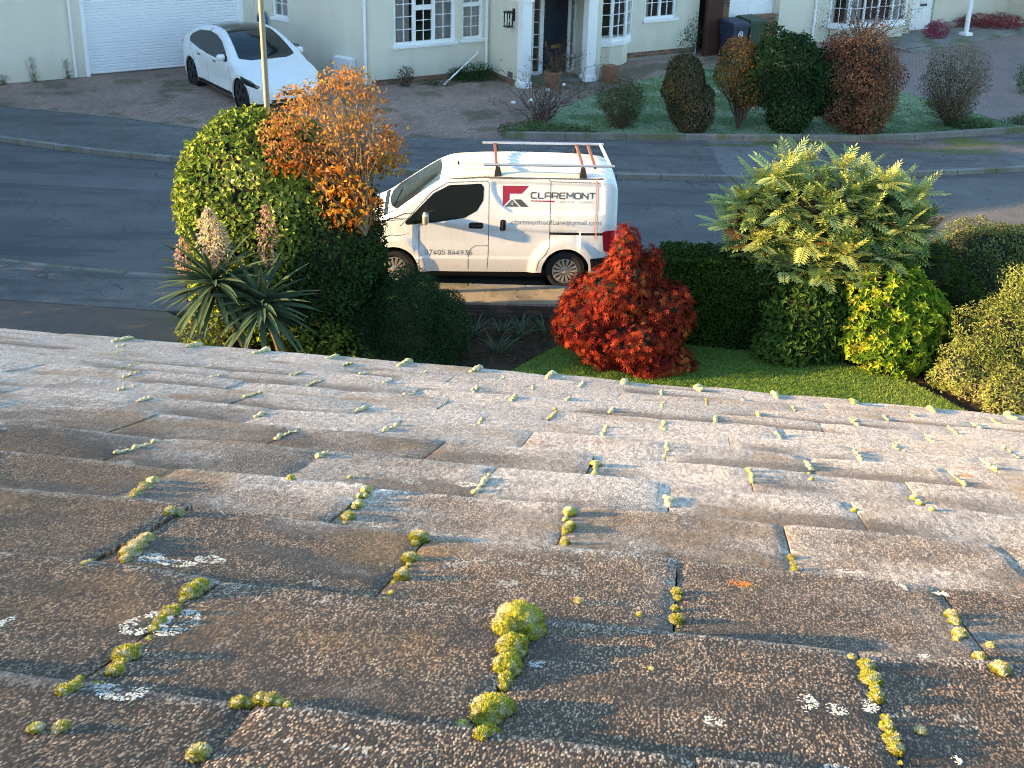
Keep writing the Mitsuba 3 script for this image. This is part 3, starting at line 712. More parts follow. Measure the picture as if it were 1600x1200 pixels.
class Vehicle:
    def __init__(self, key, origin, heading, body):
        """origin: ground point under the middle of the rear axle; heading: the way it faces."""
        self.key, self.o, self.b = key, np.asarray(origin, float), body
        h = np.array([heading[0], heading[1], 0.0]); h /= np.linalg.norm(h)
        self.x, self.y = h, np.array([-h[1], h[0], 0.0])
    def w(self, p): p = np.asarray(p, float); return self.o + p[:, 0:1] * self.x + p[:, 1:2] * self.y + p[:, 2:3] * np.array([0, 0, 1.0])
    def add(self, parent, name, mesh, bsdf, smooth=False, **kw): return part(parent or self.key, name, (self.w(mesh[0]), mesh[1]), bsdf, smooth, **kw)
    def side_panel(self, poly, off, s=1, size=0.07):
        v, f = tri_poly(poly, size)
        y = self.b.side(v[:, 0], v[:, 1]) + off
        return np.stack([v[:, 0], s * y, v[:, 1]], 1), f
    def top_panel(self, poly, off, size=0.09):
        v, f = tri_poly(poly, size)
        return np.stack([v[:, 0], v[:, 1], self.b.top(v[:, 0], v[:, 1]) + off], 1), f
    def text(self, txt, x0, z0, width, height, off, bold=False, slope=0.0):
        m = meshkit.text_mesh(txt, height, 0.0006, bold); v = np.array(m.vertices); k = width / v[:, 0].max()
        X = x0 - v[:, 0] * k; Z = z0 + v[:, 1] + slope * (x0 - X)
        return np.stack([X, self.b.side(X, Z) + off + v[:, 2], Z], 1), np.array(m.faces)

def rounded(pts, r): return Polygon(pts).buffer(-r, join_style=1).buffer(r, join_style=1)

def lathe(prof, sides=40):
    """A profile of (radius, y) turned round the y axis."""
    p = np.array(prof, float); a = np.arange(sides) * 2 * np.pi / sides
    v = np.stack([p[:, None, 0] * np.cos(a), np.broadcast_to(p[:, None, 1], (len(p), sides)), p[:, None, 0] * np.sin(a)], -1).reshape(-1, 3)
    I, J = np.meshgrid(np.arange(len(p) - 1), np.arange(sides), indexing='ij')
    q = np.stack([I * sides + J, I * sides + (J + 1) % sides, (I + 1) * sides + (J + 1) % sides, (I + 1) * sides + J], -1).reshape(-1, 4)
    return v, np.vstack([q[:, [0, 1, 2]], q[:, [0, 2, 3]]])

def wheel(V, x, s, ysurf, R, rim, rim_mat, spokes, hole=0.3, width=0.2, steer=0.0):
    """Tyre, rim and hub cap; the outer face looks to side s and lies at |y| = ysurf."""
    def at(m):
        v = m[0].copy(); c, sn = math.cos(steer), math.sin(steer)
        v = np.stack([v[:, 0] * c - v[:, 1] * sn, v[:, 0] * sn + v[:, 1] * c, v[:, 2]], 1)
        return np.stack([x + v[:, 0], s * ysurf + v[:, 1], R + v[:, 2]], 1), m[1]
    k = V.add(None, 'wheel', at(lathe([(0.02, -s * .035), (rim * .98, -s * .035), (rim * .98, -s * .12)])), 'mat_black', 30)
    b = 0.03
    V.add(k, 'tyre', at(lathe([(rim * .97, -s * width), (R - b, -s * width), (R, -s * (width - b)), (R, -s * b), (R - .012, -s * .012), (R - .04, 0), (rim + .025, -s * .002), (rim, -s * .016), (rim * .97, -s * .05)], 48)), 'mat_rubber', 30)
    mb = MB(); v, f = lathe([(rim * .99, -s * .02), (rim * 1.0, -s * .006), (rim * .93, -s * .004), (rim * .90, -s * .022)], 48); mb.add(v, f)
    v, f = lathe([(0.001, s * .006), (rim * .16, s * .006), (rim * hole, -s * .004), (rim * hole * 1.05, -s * .03)], 32); mb.add(v, f)
    for i in range(spokes):
        a = 2 * np.pi * i / spokes; c, d = math.cos(a), math.sin(a)
        w0, w1 = rim * hole * math.sin(np.pi / spokes) * 0.72, rim * .92 * math.sin(np.pi / spokes) * 0.62
        pts = []
        for yy in (-.004, -.022):
            for r, ww in ((rim * hole * .9, w0), (rim * .92, w1)):
                for sg in (-1, 1): pts.append([r * c - sg * ww * d, s * yy, r * d + sg * ww * c])
        mb.add(pts, [[0, 1, 3, 2], [4, 6, 7, 5], [0, 2, 6, 4], [1, 5, 7, 3]])
    V.add(k, 'rim', at(mb.mesh()), rim_mat, 30)
    return k

def body_with_wells(V, xs, wells, R, mt, n=(40, 10, 14)):
    v, f = V.b.mesh(xs, *n)
    t = trimesh.Trimesh(v, f, process=True, merge_tex=True, merge_norm=True); t.update_faces(t.nondegenerate_faces())
    man = m3.Manifold(m3.Mesh(np.asarray(t.vertices, np.float32), np.asarray(t.faces, np.uint32)))
    if man.is_empty(): man = m3.Manifold(m3.Mesh(np.asarray(t.vertices, np.float32), np.asarray(t.faces[:, ::-1], np.uint32)))
    for x, y in wells:
        for s in (-1, 1):
            cy = m3.Manifold.cylinder(0.6, R, R, 48).rotate([90, 0, 0]).translate([x, s * (y + .3) + .3 if s > 0 else -y + .0, R - 0.07])
            man = man - cy
    q = mverts(man)
    return V.add(None, 'body', q, mt, 32)

# --- the white van at the kerb
van_k = thing('van', 'white signwritten panel van with a roof rack, parked at the near kerb', 'van')
REC = rounded([(1.20, 1.745), (-.56, 1.72), (-.58, 1.27), (.86, 1.265), (1.06, 1.40), (1.17, 1.58)], .05)
LOW = LineString([(1.30, .98), (1.55, .86)])
def van_detail(x, z):
    x, z = np.broadcast_arrays(np.asarray(x, float), np.asarray(z, float))
    import shapely
    d = np.zeros(x.shape)
    m = (x > -.8) & (x < 1.35) & (z > 1.15) & (z < 1.85)
    if m.any():
        pt = shapely.points(x[m], z[m]); sd = shapely.distance(REC.boundary, pt) * np.where(shapely.contains(REC, pt), 1, -1)
        d[m] -= 0.016 * sstep(-.008, .028, sd)
    d = d + 0.014 * sstep(.56, .525, z) * (x > .3) * (x < 2.45)
    # shoulder crease that drops from the front door handle to the sill, and the flares over the wheels
    line = np.interp(x, [-.8, .3, 1.0, 1.35, 2.3, 3.0], [.98, .985, 1.02, .99, 1.13, 1.15])
    d = d - 0.018 * sstep(0.02, -0.05, z - line) * sstep(.55, .85, z) * (x > -.2) * (x < 2.4)
    for wx in (0.0, 2.725):
        r = np.hypot(x - wx, z - .315); d = d + 0.03 * sstep(.62, .47, r)
    return d
van = Vehicle(van_k, (0, 0, 0), (1, 0), Body(
    top=[(-.80, 1.66), (-.77, 1.76), (-.70, 1.82), (-.55, 1.86), (-.2, 1.885), (.8, 1.90), (1.5, 1.88), (1.80, 1.845), (1.95, 1.79), (2.2, 1.645), (2.5, 1.445), (2.78, 1.26), (2.9, 1.20), (3.1, 1.13), (3.32, 1.03), (3.46, .90), (3.53, .76), (3.56, .60)],
    hw=[(-.80, .73), (-.775, .775), (-.70, .81), (-.5, .835), (0, .845), (2.3, .845), (2.8, .825), (3.15, .78), (3.4, .70), (3.52, .62), (3.56, .56)],
    bottom=[(-.80, .42), (-.7, .34), (-.4, .30), (2.3, .30), (3.2, .26), (3.56, .34)],
    belt=[(-1, 1.08), (4, 1.08)], tum=.19, ry=[(-1, .12), (1.8, .12), (2.2, .07), (2.9, .10), (3.56, .12)], rz=[(-1, .10), (1.8, .10), (2.2, .07), (2.9, .12), (3.56, .12)],
    crown=[(-1, .035), (1.8, .035), (2.3, .05), (3.2, .06), (3.56, .04)], detail=van_detail,
    ribs=lambda x, y: 0.015 * sstep(-.6, -.5, x) * sstep(1.72, 1.6, x) * np.maximum(0, np.cos(y * 2 * np.pi / .21)) * (np.abs(y) < .58)))
VN = np.array([0.797, 20.26, -0.10])
_fy = np.array([math.sin(-.047), math.cos(-.047), 0])
van.o = VN + _fy * 0.845
van.x = np.array([-math.cos(-.047), math.sin(-.047), 0]); van.y = -_fy
body_with_wells(van, np.concatenate([np.arange(-.80, -.66, .01), np.arange(-.66, 3.3, .025), np.linspace(3.3, 3.56, 16)]), [(0.0, .60), (2.725, .60)], 0.385, 'mat_van_paint', (64, 12, 44))
for x in (0.0, 2.725):
    for s in (1, -1):
        mb = MB(); v, f = lathe([(.05, -s * .24), (.379, -s * .24), (.379, -s * .012)], 40); v = v + [x, s * .845, .315]; mb.add(v, f)
        van.add(None, 'wheel_arch', mb.mesh(), 'mat_black', 30)
        wheel(van, x, s, .825, .315, .205, 'mat_silver', 14, steer=0.0)
DW = rounded([(2.60, 1.055), (2.24, 1.42), (2.10, 1.56), (1.86, 1.685), (1.36, 1.715), (1.315, 1.66), (1.325, 1.46), (1.42, 1.30), (1.62, 1.185), (2.1, 1.105)], .035)
wk = van.add(None, 'side_window', van.side_panel(DW, .004), 'mat_car_glass', True)
van.add(wk, 'pillar', van.side_panel(LineString([(2.19, 1.46), (2.27, 1.08)]).buffer(.016), .008), 'mat_black', True)
van.add(None, 'side_window', van.side_panel(DW, .004, -1), 'mat_car_glass', True)
WS = rounded([(2.005, -.60), (1.97, 0), (2.005, .60), (2.68, .70), (2.78, .40), (2.81, 0), (2.78, -.40), (2.68, -.70)], .05)
ws = van.add(None, 'windscreen', van.top_panel(WS, .004), 'mat_car_glass', True)
van.add(ws, 'wiper', MB().tube([[2.74, .55, float(van.b.top(2.74, .55)) + .02], [2.62, -.05, float(van.b.top(2.62, -.05)) + .02]], .009, 5).mesh(), 'mat_black')
van.add(None, 'scuttle', van.top_panel(sbox(2.825, -.64, 2.89, .64), .003), 'mat_black', True)
for nm, ln in (('door_gap', [(2.33, 1.10), (2.33, .36)]), ('door_gap', [(2.62, 1.04), (2.25, 1.445), (2.11, 1.595), (1.88, 1.725), (1.27, 1.755), (1.235, 1.72), (1.235, .60), (1.25, .36)]),
               ('door_gap', [(1.235, 1.79), (.31, 1.80), (.27, 1.76), (.27, .72), (.33, .60), (.43, .50), (.46, .35)]), ('door_gap', [(1.55, .34), (1.55, .62), (1.50, .69), (1.43, .73), (1.235, .73)]), ('door_gap', [(.27, 1.76), (-.50, 1.745)])):
    van.add(None, nm, van.side_panel(LineString(ln).buffer(.0055, join_style=1), .0025, 1, .05), 'mat_gap', True)
van.add(None, 'sliding_rail', van.side_panel(sbox(-.62, .925, .265, .965), .003), 'mat_black', True)
van.add(None, 'roof_gutter', van.side_panel(LineString([(1.85, 1.775), (1.3, 1.812), (-.55, 1.80)]).buffer(.010), .003), 'mat_gap', True)
for x0, x1, z0, z1 in ((1.32, 1.545, 1.015, 1.115), (.965, 1.055, .98, 1.165)):
    pl = rounded([(x0, z0), (x1, z0), (x1, z1), (x0, z1)], .035); hk = van.add(None, 'door_handle', van.side_panel(pl, .004), 'mat_black', True)
    xm, zm = (x0 + x1) / 2, (z0 + z1) / 2
    wv = rounded_box((x1 - x0) * .9 if x1 - x0 > .15 else .035, .022, .03 if x1 - x0 > .15 else .15, .01, 3)
    q = mverts(wv); van.add(hk, 'grip', (q[0] + [xm, float(van.b.side(xm, zm)) + .02, zm], q[1]), 'mat_black', 40)
q = mverts(rounded_box(.10, .17, .19, .045, 5)); mk = van.add(None, 'door_mirror', (q[0] + [2.22, .97, 1.21], q[1]), 'mat_silver', 40)
van.add(mk, 'mirror_arm', MB().box(2.22, 2.28, .80, .93, 1.12, 1.16).mesh(), 'mat_black')
q = mverts(rounded_box(.10, .17, .19, .045, 5)); van.add(None, 'door_mirror', (q[0] + [2.22, -.97, 1.21], q[1]), 'mat_silver', 40)
for s in (1, -1):
    van.add(None, 'tail_light', van.side_panel(rounded([(-.565, .98), (-.60, .66), (-.70, .64), (-.775, .70), (-.775, 1.0), (-.64, 1.0)], .02), .006, s, .03), 'mat_tail_red', True)
    van.add(None, 'headlight', van.side_panel(rounded([(2.98, .96), (3.30, .80), (3.44, .72), (3.40, .62), (3.15, .68), (2.98, .82)], .02), .006, s, .03), 'mat_car_glass', True)
    van.add(None, 'bumper', van.side_panel(rounded([(-.385, .545), (-.77, .56), (-.78, .36), (-.42, .33)], .02), .006, s, .03), 'mat_black', True)
van.add(None, 'rear_bumper', MB().box(-.835, -.79, -.72, .72, .38, .56).mesh(), 'mat_black')
van.add(None, 'underside', MB().box(-.6, 3.2, -.7, .7, .17, .29).mesh(), 'mat_black')
van.add(None, 'aerial_fin', (mverts(m3.Manifold.cylinder(.06, .03, .006, 12))[0] + [1.72, .15, float(van.b.top(1.72, .15))], mverts(m3.Manifold.cylinder(.06, .03, .006, 12))[1]), 'mat_black')
# signwriting
van.add(None, 'phone_number', van.text('07405 844936', 2.245, .575, .755, .082, .0025), 'mat_letter')
van.add(None, 'email_lettering', van.text('claremontroofcare@gmail.com', .885, 1.095, 1.42, .070, .0025, slope=0.0), 'mat_letter')
def glyph_word(word, x0, z0, h, wl, gap, t):
    """Wide square-cut capitals drawn as strokes."""
    G = {'C': ([[(1, 1), (.18, 1), (0, .82), (0, .18), (.18, 0), (1, 0)]], 1), 'L': ([[(0, 1), (0, .15), (.15, 0), (.9, 0)]], .9), 'A': ([[(0, 0), (0, .8), (.18, 1), (.82, 1), (1, .8), (1, 0)], [(0, .42), (1, .42)]], 1),
         'R': ([[(0, 0), (0, 1), (.82, 1), (1, .85), (1, .58), (.85, .42), (.2, .42)], [(.55, .42), (1, 0)]], 1), 'E': ([[(1, 1), (.15, 1), (0, .85), (0, .15), (.15, 0), (1, 0)], [(0, .5), (.92, .5)]], 1),
         'M': ([[(0, 0), (0, 1), (.55, .35), (1.1, 1), (1.1, 0)]], 1.1), 'O': ([[(.18, 0), (.9, 0), (1.05, .18), (1.05, .82), (.88, 1), (.18, 1), (0, .82), (0, .18), (.18, 0)]], 1.05), 'N': ([[(0, 0), (0, 1), (1, 0), (1, 1)]], 1), 'T': ([[(0, 1), (1, 1)], [(.5, 1), (.5, 0)]], 1)}
    x, out = x0, []
    for ch in word:
        strokes, w = G[ch]
        out.append(unary_union([LineString([(x - a * wl, z0 + b * h) for a, b in s]).buffer(t, cap_style=2, join_style=2) for s in strokes]))
        x -= w * wl + gap
    return unary_union(out)
van.add(None, 'name_lettering', van.side_panel(glyph_word('CLAREMONT', .575, 1.500, .085, .088, .026, .0095), .004, 1, .05), 'mat_letter')
van.add(None, 'name_lettering', van.text('ROOF  CARE', .13, 1.432, .54, .030, .0025), 'mat_letter_grey')
van.add(None, 'underline_bar', van.side_panel(Polygon([(.575, 1.468), (.205, 1.462), (.205, 1.444), (.575, 1.450)]), .004, 1, .05), 'mat_crimson')
lg = van.add(None, 'roof_emblem', van.side_panel(Polygon([(1.02, 1.685), (.615, 1.685), (.725, 1.565), (.915, 1.565), (.915, 1.475), (1.02, 1.365)]), .004, 1, .05), 'mat_crimson')
house_p = Polygon([(.985, 1.365), (.875, 1.475), (.765, 1.365)])
win = unary_union([sbox(.875 - .022 + a, 1.392 + b, .875 - .004 + a, 1.410 + b) for a in (0, .026) for b in (0, .026)])
van.add(lg, 'house_shape', van.side_panel(house_p.difference(win), .004, 1, .05), 'mat_letter')
van.add(lg, 'roof_shape', van.side_panel(Polygon([(.845, 1.48), (.735, 1.48), (.615, 1.365), (.735, 1.365)]), .004, 1, .05), 'mat_letter')
# roof rack
rk = van.add(None, 'roof_rack', MB().tube([[1.32, .66, 2.00], [-.72, .66, 2.00]], .022, 8).mesh(), 'mat_aluminium')
van.add(rk, 'side_bar', MB().tube([[1.32, -.66, 2.00], [-.68, -.66, 2.00]], .022, 8).mesh(), 'mat_aluminium')
for x in (1.12, -.23, -.42):
    van.add(rk, 'cross_bar', MB().box(x - .02, x + .02, -.66, .66, 1.955, 1.985).mesh(), 'mat_rust_red')
van.add(rk, 'roller', MB().tube([[-.62, -.64, 2.0], [-.66, .64, 2.0]], .024, 10).mesh(), 'mat_white_matt')
for x in (1.10, -.235):
    for s in (1, -1):
        v = np.array([[x - .06, s * .70, 1.81], [x + .06, s * .70, 1.81], [x + .03, s * .66, 1.96], [x - .03, s * .66, 1.96], [x - .06, s * .62, 1.84], [x + .06, s * .62, 1.84], [x + .03, s * .62, 1.96], [x - .03, s * .62, 1.96]])
        van.add(rk, 'foot', (v, np.array([[0, 1, 2], [0, 2, 3], [4, 6, 5], [4, 7, 6], [0, 4, 5], [0, 5, 1], [3, 2, 6], [3, 6, 7], [1, 5, 6], [1, 6, 2], [0, 3, 7], [0, 7, 4]])), 'mat_rubber')
strap = LineString([(-.445, 1.80), (-.455, 1.5), (-.45, 1.2), (-.44, 1.0), (-.47, .95), (-.44, .90), (-.46, .87)]).buffer(.009)
van.add(rk, 'loose_strap', van.side_panel(strap, .006, 1, .04), 'mat_strap', label='orange strap end hanging down the side of the van')

# --- the white electric car on the drive
car_k = thing('hatchback', 'white electric hatchback with a black glass roof, parked on the block drive by the garage', 'car')
car = Vehicle(car_k, (0, 0, 0), (1, 0), Body(
    top=[(-.92, .72), (-.90, .98), (-.86, 1.06), (-.6, 1.19), (-.2, 1.39), (.3, 1.52), (.9, 1.57), (1.3, 1.55), (1.7, 1.44), (2.1, 1.25), (2.45, 1.06), (2.6, 1.01), (3.1, .92), (3.5, .80), (3.68, .68), (3.76, .55)],
    hw=[(-.92, .66), (-.88, .76), (-.7, .88), (-.3, .95), (0, .96), (2.6, .955), (3.1, .93), (3.4, .84), (3.6, .70), (3.72, .55), (3.76, .48)],
    bottom=[(-.92, .36), (-.7, .25), (-.4, .20), (3.2, .19), (3.76, .26)],
    belt=[(-1, .93), (4, .90)], tum=.48, ry=[(-1, .20), (-.2, .14), (1.4, .13), (2.3, .08), (2.8, .16), (3.76, .2)], rz=[(-1, .16), (-.2, .10), (1.4, .09), (2.3, .07), (2.8, .14), (3.76, .18)],
    crown=[(-1, .05), (1.4, .04), (2.5, .05), (3.2, .06), (3.76, .03)],
    detail=lambda x, z: 0.03 * np.maximum(sstep(.58, .42, np.hypot(x, z - .35)), sstep(.58, .42, np.hypot(x - 2.89, z - .35))) - 0.025 * sstep(.30, .0, np.abs(z - .52)) * sstep(.4, .7, x) * sstep(2.5, 2.2, x)))
_h = math.radians(35); car.x = np.array([math.sin(_h), -math.cos(_h), 0]); car.y = np.array([math.cos(_h), math.sin(_h), 0])
car.o = np.array([-6.53, 31.28, 0.0]) - 2.89 * car.x + 0.94 * car.y
body_with_wells(car, np.concatenate([np.linspace(-.92, -.7, 10), np.arange(-.66, 3.3, .04), np.linspace(3.3, 3.76, 18)]), [(0.0, .70), (2.89, .70)], 0.40, 'mat_car_paint', (40, 12, 16))
for x in (0.0, 2.89):
    for s in (1, -1):
        v, f = lathe([(.05, -s * .24), (.395, -s * .24), (.395, -s * .012)], 40); car.add(None, 'wheel_arch', (v + [x, s * .955, .33], f), 'mat_black', 30)
        wheel(car, x, s, .945, .355, .255, 'mat_rim_dark', 5, hole=.28, width=.24)
SW = rounded([(2.28, .965), (1.95, 1.17), (1.6, 1.34), (1.2, 1.435), (.75, 1.45), (.25, 1.39), (-.12, 1.25), (-.22, 1.16), (-.12, 1.07), (.6, .99), (1.4, .955)], .04)
for s in (1, -1):
    k2 = car.add(None, 'side_window', car.side_panel(SW, .004, s), 'mat_car_glass', True)
    car.add(k2, 'pillar', car.side_panel(LineString([(.86, 1.50), (.98, .965)]).buffer(.02), .008, s), 'mat_black', True)
    car.add(None, 'headlight', car.side_panel(rounded([(2.98, .80), (3.30, .74), (3.56, .62), (3.50, .57), (3.2, .63), (3.0, .72)], .02), .006, s, .03), 'mat_car_glass', True)
    car.add(None, 'tail_light', car.side_panel(rounded([(-.90, 1.0), (-.62, 1.02), (-.60, .95), (-.90, .88)], .02), .006, s, .03), 'mat_tail_red', True)
    car.add(None, 'sill', car.side_panel(sbox(.42, .20, 2.48, .29), .006, s), 'mat_black', True)
    q = mverts(rounded_box(.13, .20, .15, .05, 5)); car.add(None, 'door_mirror', (q[0] + [2.02, s * 1.02, 1.05], q[1]), 'mat_car_paint', 40)
    for x in (.42, 1.35): car.add(None, 'door_handle', car.side_panel(rounded([(x, .845), (x + .21, .845), (x + .21, .885), (x, .885)], .012), .005, s, .05), 'mat_gap', True)
    for ln in ([(2.30, .95), (2.34, .6), (2.26, .30)], [(.93, .97), (.98, .6), (.98, .30)], [(-.10, 1.05), (.10, .86), (.32, .68)]): car.add(None, 'door_gap', car.side_panel(LineString(ln).buffer(.005), .003, s, .05), 'mat_gap', True)
car.add(None, 'glass_roof', car.top_panel(rounded([(-.45, -.42), (.3, -.50), (1.25, -.54), (1.25, .54), (.3, .50), (-.45, .42)], .05), .004), 'mat_car_glass', True)
cw = car.add(None, 'windscreen', car.top_panel(rounded([(1.29, -.55), (1.24, 0), (1.29, .55), (2.38, .72), (2.52, .45), (2.55, 0), (2.52, -.45), (2.38, -.72)], .05), .004), 'mat_car_glass', True)
car.add(None, 'number_plate', MB().box(3.755, 3.775, -.26, .26, .42, .53).mesh(), 'mat_bin_green')
car.add(None, 'lower_intake', MB().box(3.70, 3.766, -.55, .55, .27, .34).mesh(), 'mat_black')

# ------------------------------------------------------------------ houses across the road
_b = math.radians(31)
HU, HM = np.array([math.cos(_b), math.sin(_b), 0]), np.array([-math.sin(_b), math.cos(_b), 0])
HA = np.array([-3.75, 34.0, 0.0])
fr_h = frame(HA, HU, HM)
def sub_frame(a, b):
    """A wall line from a to b given in house coordinates (along, inward); the inside is to the left."""
    A, B = fr_h(np.array([[a[0], a[1], 0.0]]))[0], fr_h(np.array([[b[0], b[1], 0.0]]))[0]
    d = unit(B - A)
    return frame(A, d, [-d[1], d[0], 0]), float(np.linalg.norm(B - A))

def wall(parent, fr, s0, s1, z0, z1, openings=(), t=0.22, bsdf='mat_render', name='wall', m0=0.0):
    p = sbox(s0, z0, s1, z1)
    for o in openings: p = p.difference(sbox(*[o[0], o[2], o[1], o[3]]))
    m = trimesh.creation.extrude_polygon(p, t, engine='earcut'); v = np.array(m.vertices)
    return part(parent, name, (fr(np.stack([v[:, 0], v[:, 2] + m0, v[:, 1]], 1)), np.array(m.faces)[:, ::-1]), bsdf)

def window(parent, fr, s0, s1, z0, z1, lights, m=0.06, sill=True, curtain=None, bar=0.017, name='window'):
    """lights: (s0, s1, z0, z1, columns, rows) of each glazed light inside the frame."""
    p = sbox(s0, z0, s1, z1)
    for l in lights: p = p.difference(sbox(l[0], l[2], l[1], l[3]))
    e = trimesh.creation.extrude_polygon(p, 0.07, engine='earcut'); v = np.array(e.vertices)
    k = part(parent, name, (fr(np.stack([v[:, 0], v[:, 2] + m, v[:, 1]], 1)), np.array(e.faces)[:, ::-1]), 'mat_white')
    for a, b, c, d, nc, nr in lights:
        for i in range(nc):
            for j in range(nr):
                x0, x1 = a + (b - a) * i / nc, a + (b - a) * (i + 1) / nc; y0, y1 = c + (d - c) * j / nr, c + (d - c) * (j + 1) / nr
                part(k, 'pane', (fr(np.array([[x0, m + .04, y0], [x1, m + .04, y0], [x1, m + .04, y1], [x0, m + .04, y1]])), np.array([[0, 1, 2, 3]])), 'mat_pane')
        for i in range(1, nc):
            x = a + (b - a) * i / nc; part(k, 'glazing_bar', MB().box(x - bar / 2, x + bar / 2, m + .018, m + .055, c, d, fr=fr).mesh(), 'mat_white')
        for j in range(1, nr):
            y = c + (d - c) * j / nr; part(k, 'glazing_bar', MB().box(a, b, m + .021, m + .052, y - bar / 2, y + bar / 2, fr=fr).mesh(), 'mat_white')
    if sill: part(k, 'sill', MB().box(s0 - .05, s1 + .05, -.06, m + .02, z0 - .07, z0 - .002, fr=fr).mesh(), 'mat_white')
    if curtain:
        for c0, c1, depth in curtain:
            n = max(6, int((c1 - c0) / .025)); s = np.linspace(c0, c1, n)
            w = depth + .02 * np.sin(s * 42)
            v = np.concatenate([np.stack([s, w, np.full(n, z0 - .05)], 1), np.stack([s, w, np.full(n, z1 + .05)], 1)])
            i = np.arange(n - 1)
            part(k, 'curtain', (fr(v), np.stack([i, i + 1, i + n + 1, i + n], 1)), 'mat_curtain')
    return k

def plinth(parent, fr, s0, s1, courses, seed, m=-0.012, z0=0.0):
    g = np.random.default_rng(seed)
    part(parent, 'plinth_mortar', MB().box(s0, s1, m + .006, .05, z0 - .1, z0 + courses * .075, fr=fr).mesh(), 'mat_mortar')
    for c in range(courses):
        s = s0 - (c % 2) * .1125
        while s < s1 - .03:
            a, b = max(s, s0), min(s + .215, s1)
            if b - a > .04: part(parent, 'brick', MB().box(a, b, m, m + .05, z0 + c * .075 + .01, z0 + c * .075 + .073, fr=fr).mesh(), BRICKS[g.choice([0, 1, 1, 2])])
            s += .225

def tube_w(fr, pts, r, sides=8): return MB().tube(fr(np.array(pts, float)), r, sides).mesh()

h1 = thing('cream_house', 'cream rendered house with roller garage door, porch and navy front door opposite the van', 'house')
G0, G1 = -9.5, -1.60                       # garage wall along m = 3.95
GM = 3.95
fr_g = frame(fr_h(np.array([[0, GM, 0.0]]))[0], HU, HM)
wall(h1, fr_g, G0 - 4, G1, -.1, 4.6, [(-6.12, -1.92, -.1, 2.35)])
# roller garage door with slats
gd = part(h1, 'garage_door', MB().box(-6.12, -1.92, .16, .18, -.1, 2.35, fr=fr_g).mesh(), 'mat_gap')
z = 0.02
while z < 2.3:
    v = np.array([[-6.06, .13, z], [-6.06, .105, z + .02], [-6.06, .105, z + .056], [-6.06, .13, z + .073]]); v = np.vstack([v, v + [4.08, 0, 0]])
    part(gd, 'slat', (fr_g(v), np.array([[0, 1, 5, 4], [1, 2, 6, 5], [2, 3, 7, 6]])), 'mat_slat')
    z += .077
for a, b in ((-6.14, -6.04), (-2.0, -1.90)): part(h1, 'door_guide', MB().box(a, b, -.02, .15, 0, 2.4, fr=fr_g).mesh(), 'mat_white')
part(h1, 'downpipe', tube_w(fr_g, [(-6.42, -.06, 0.02), (-6.42, -.06, 4.5)], .036), 'mat_white')
# splayed return wall with the small window
fr_r, LR = sub_frame((G1, GM), (0, 0))
wall(h1, fr_r, 0, LR, -.1, 5.0, [(.72, 1.30, 1.30, 2.3)])
window(h1, fr_r, .72, 1.30, 1.30, 2.3, [(.77, 1.25, 1.36, 2.25, 2, 3)], curtain=[(.72, 1.3, .25)])
part(h1, 'downpipe', tube_w(fr_r, [(LR - .16, -.06, 0.02), (LR - .16, -.06, 4.9)], .038), 'mat_white')
q = mverts(rounded_box(.62, .22, .62, .03, 4)); part(h1, 'meter_box', (fr_r(q[0] + [LR - .85, -.11, .33]), q[1]), 'mat_white_matt', 40)
mb = MB().tube(fr_r(np.array([[1.75, -.10, 0], [1.75, -.10, .72]])), .018, 6).tube(fr_r(np.array([[1.75, -.10, .72], [1.68, -.16, .74], [1.66, -.2, .66]])), .014, 6)
single('garden_tap', mb.mesh(), 'mat_black', 'black standpipe tap against the cream wall right of the white car', 'tap')
ck = thing('car_charger', 'white car charging point with a dark blue cable looped over it', 'charger')
q = mverts(rounded_box(.16, .10, .34, .03, 4)); part(ck, 'case', (fr_r(q[0] + [.42, -.06, 1.16]), q[1]), 'mat_white_matt', 40)
an = np.linspace(-.5, np.pi + .5, 18); loop = np.stack([.42 + .17 * np.cos(an), np.full(18, -.09), 1.17 + .24 * np.sin(an)], 1)
mb = MB().tube(fr_r(loop), .032, 8)
part(ck, 'cable', mb.mesh(), 'mat_blue', 40)
# main front, porch between 3.35 and 5.62
PO, PM = (3.38, 5.62), -1.68
W1 = (.62, 2.38, .96, 2.35); W2 = (2.58, 3.18, .98, 2.35)
wall(h1, fr_h, 0, PO[0] + .1, -.1, 5.0, [W1, W2])
window(h1, fr_h, *W1, [(.70, 1.18, 1.03, 2.28, 2, 4), (1.27, 1.73, 1.03, 1.80, 2, 3), (1.27, 1.73, 1.92, 2.28, 2, 1), (1.82, 2.30, 1.03, 2.28, 2, 4)], curtain=[(.62, 1.2, .30), (1.9, 2.38, .28)])
window(h1, fr_h, *W2, [(2.64, 3.12, 1.04, 1.80, 2, 3), (2.64, 3.12, 1.90, 2.28, 2, 1)], curtain=[(2.58, 3.18, .2)])
plinth(h1, fr_h, 0.0, PO[0], 2, 11)
part(h1, 'downpipe', tube_w(fr_h, [(3.27, -.06, 0.02), (3.27, -.06, 4.9)], .038), 'mat_white')
part(h1, 'waste_pipe', tube_w(fr_h, [(3.02, -.05, .66), (2.98, -.10, .62), (1.72, -.62, .02)], .022, 8), 'mat_white')
fr_p, LP = sub_frame((PO[0], 0), (PO[0], PM))          # side of the porch that faces left
wall(h1, fr_p, 0.0, LP, -.1, 5.0, m0=0.0)
plinth(h1, fr_p, 0.0, LP, 2, 12)
part(h1, 'air_vent', MB().box(1.02, 1.26, -.012, .01, .17, .31, fr=fr_p).mesh(), 'mat_gap')
lk = thing('wall_lantern', 'black square lantern on the cream wall left of the porch', 'lantern')
lx = 1.25
part(lk, 'backplate', MB().box(lx - .05, lx + .05, -.02, -.002, 1.62, 1.92, fr=fr_p).mesh(), 'mat_black')
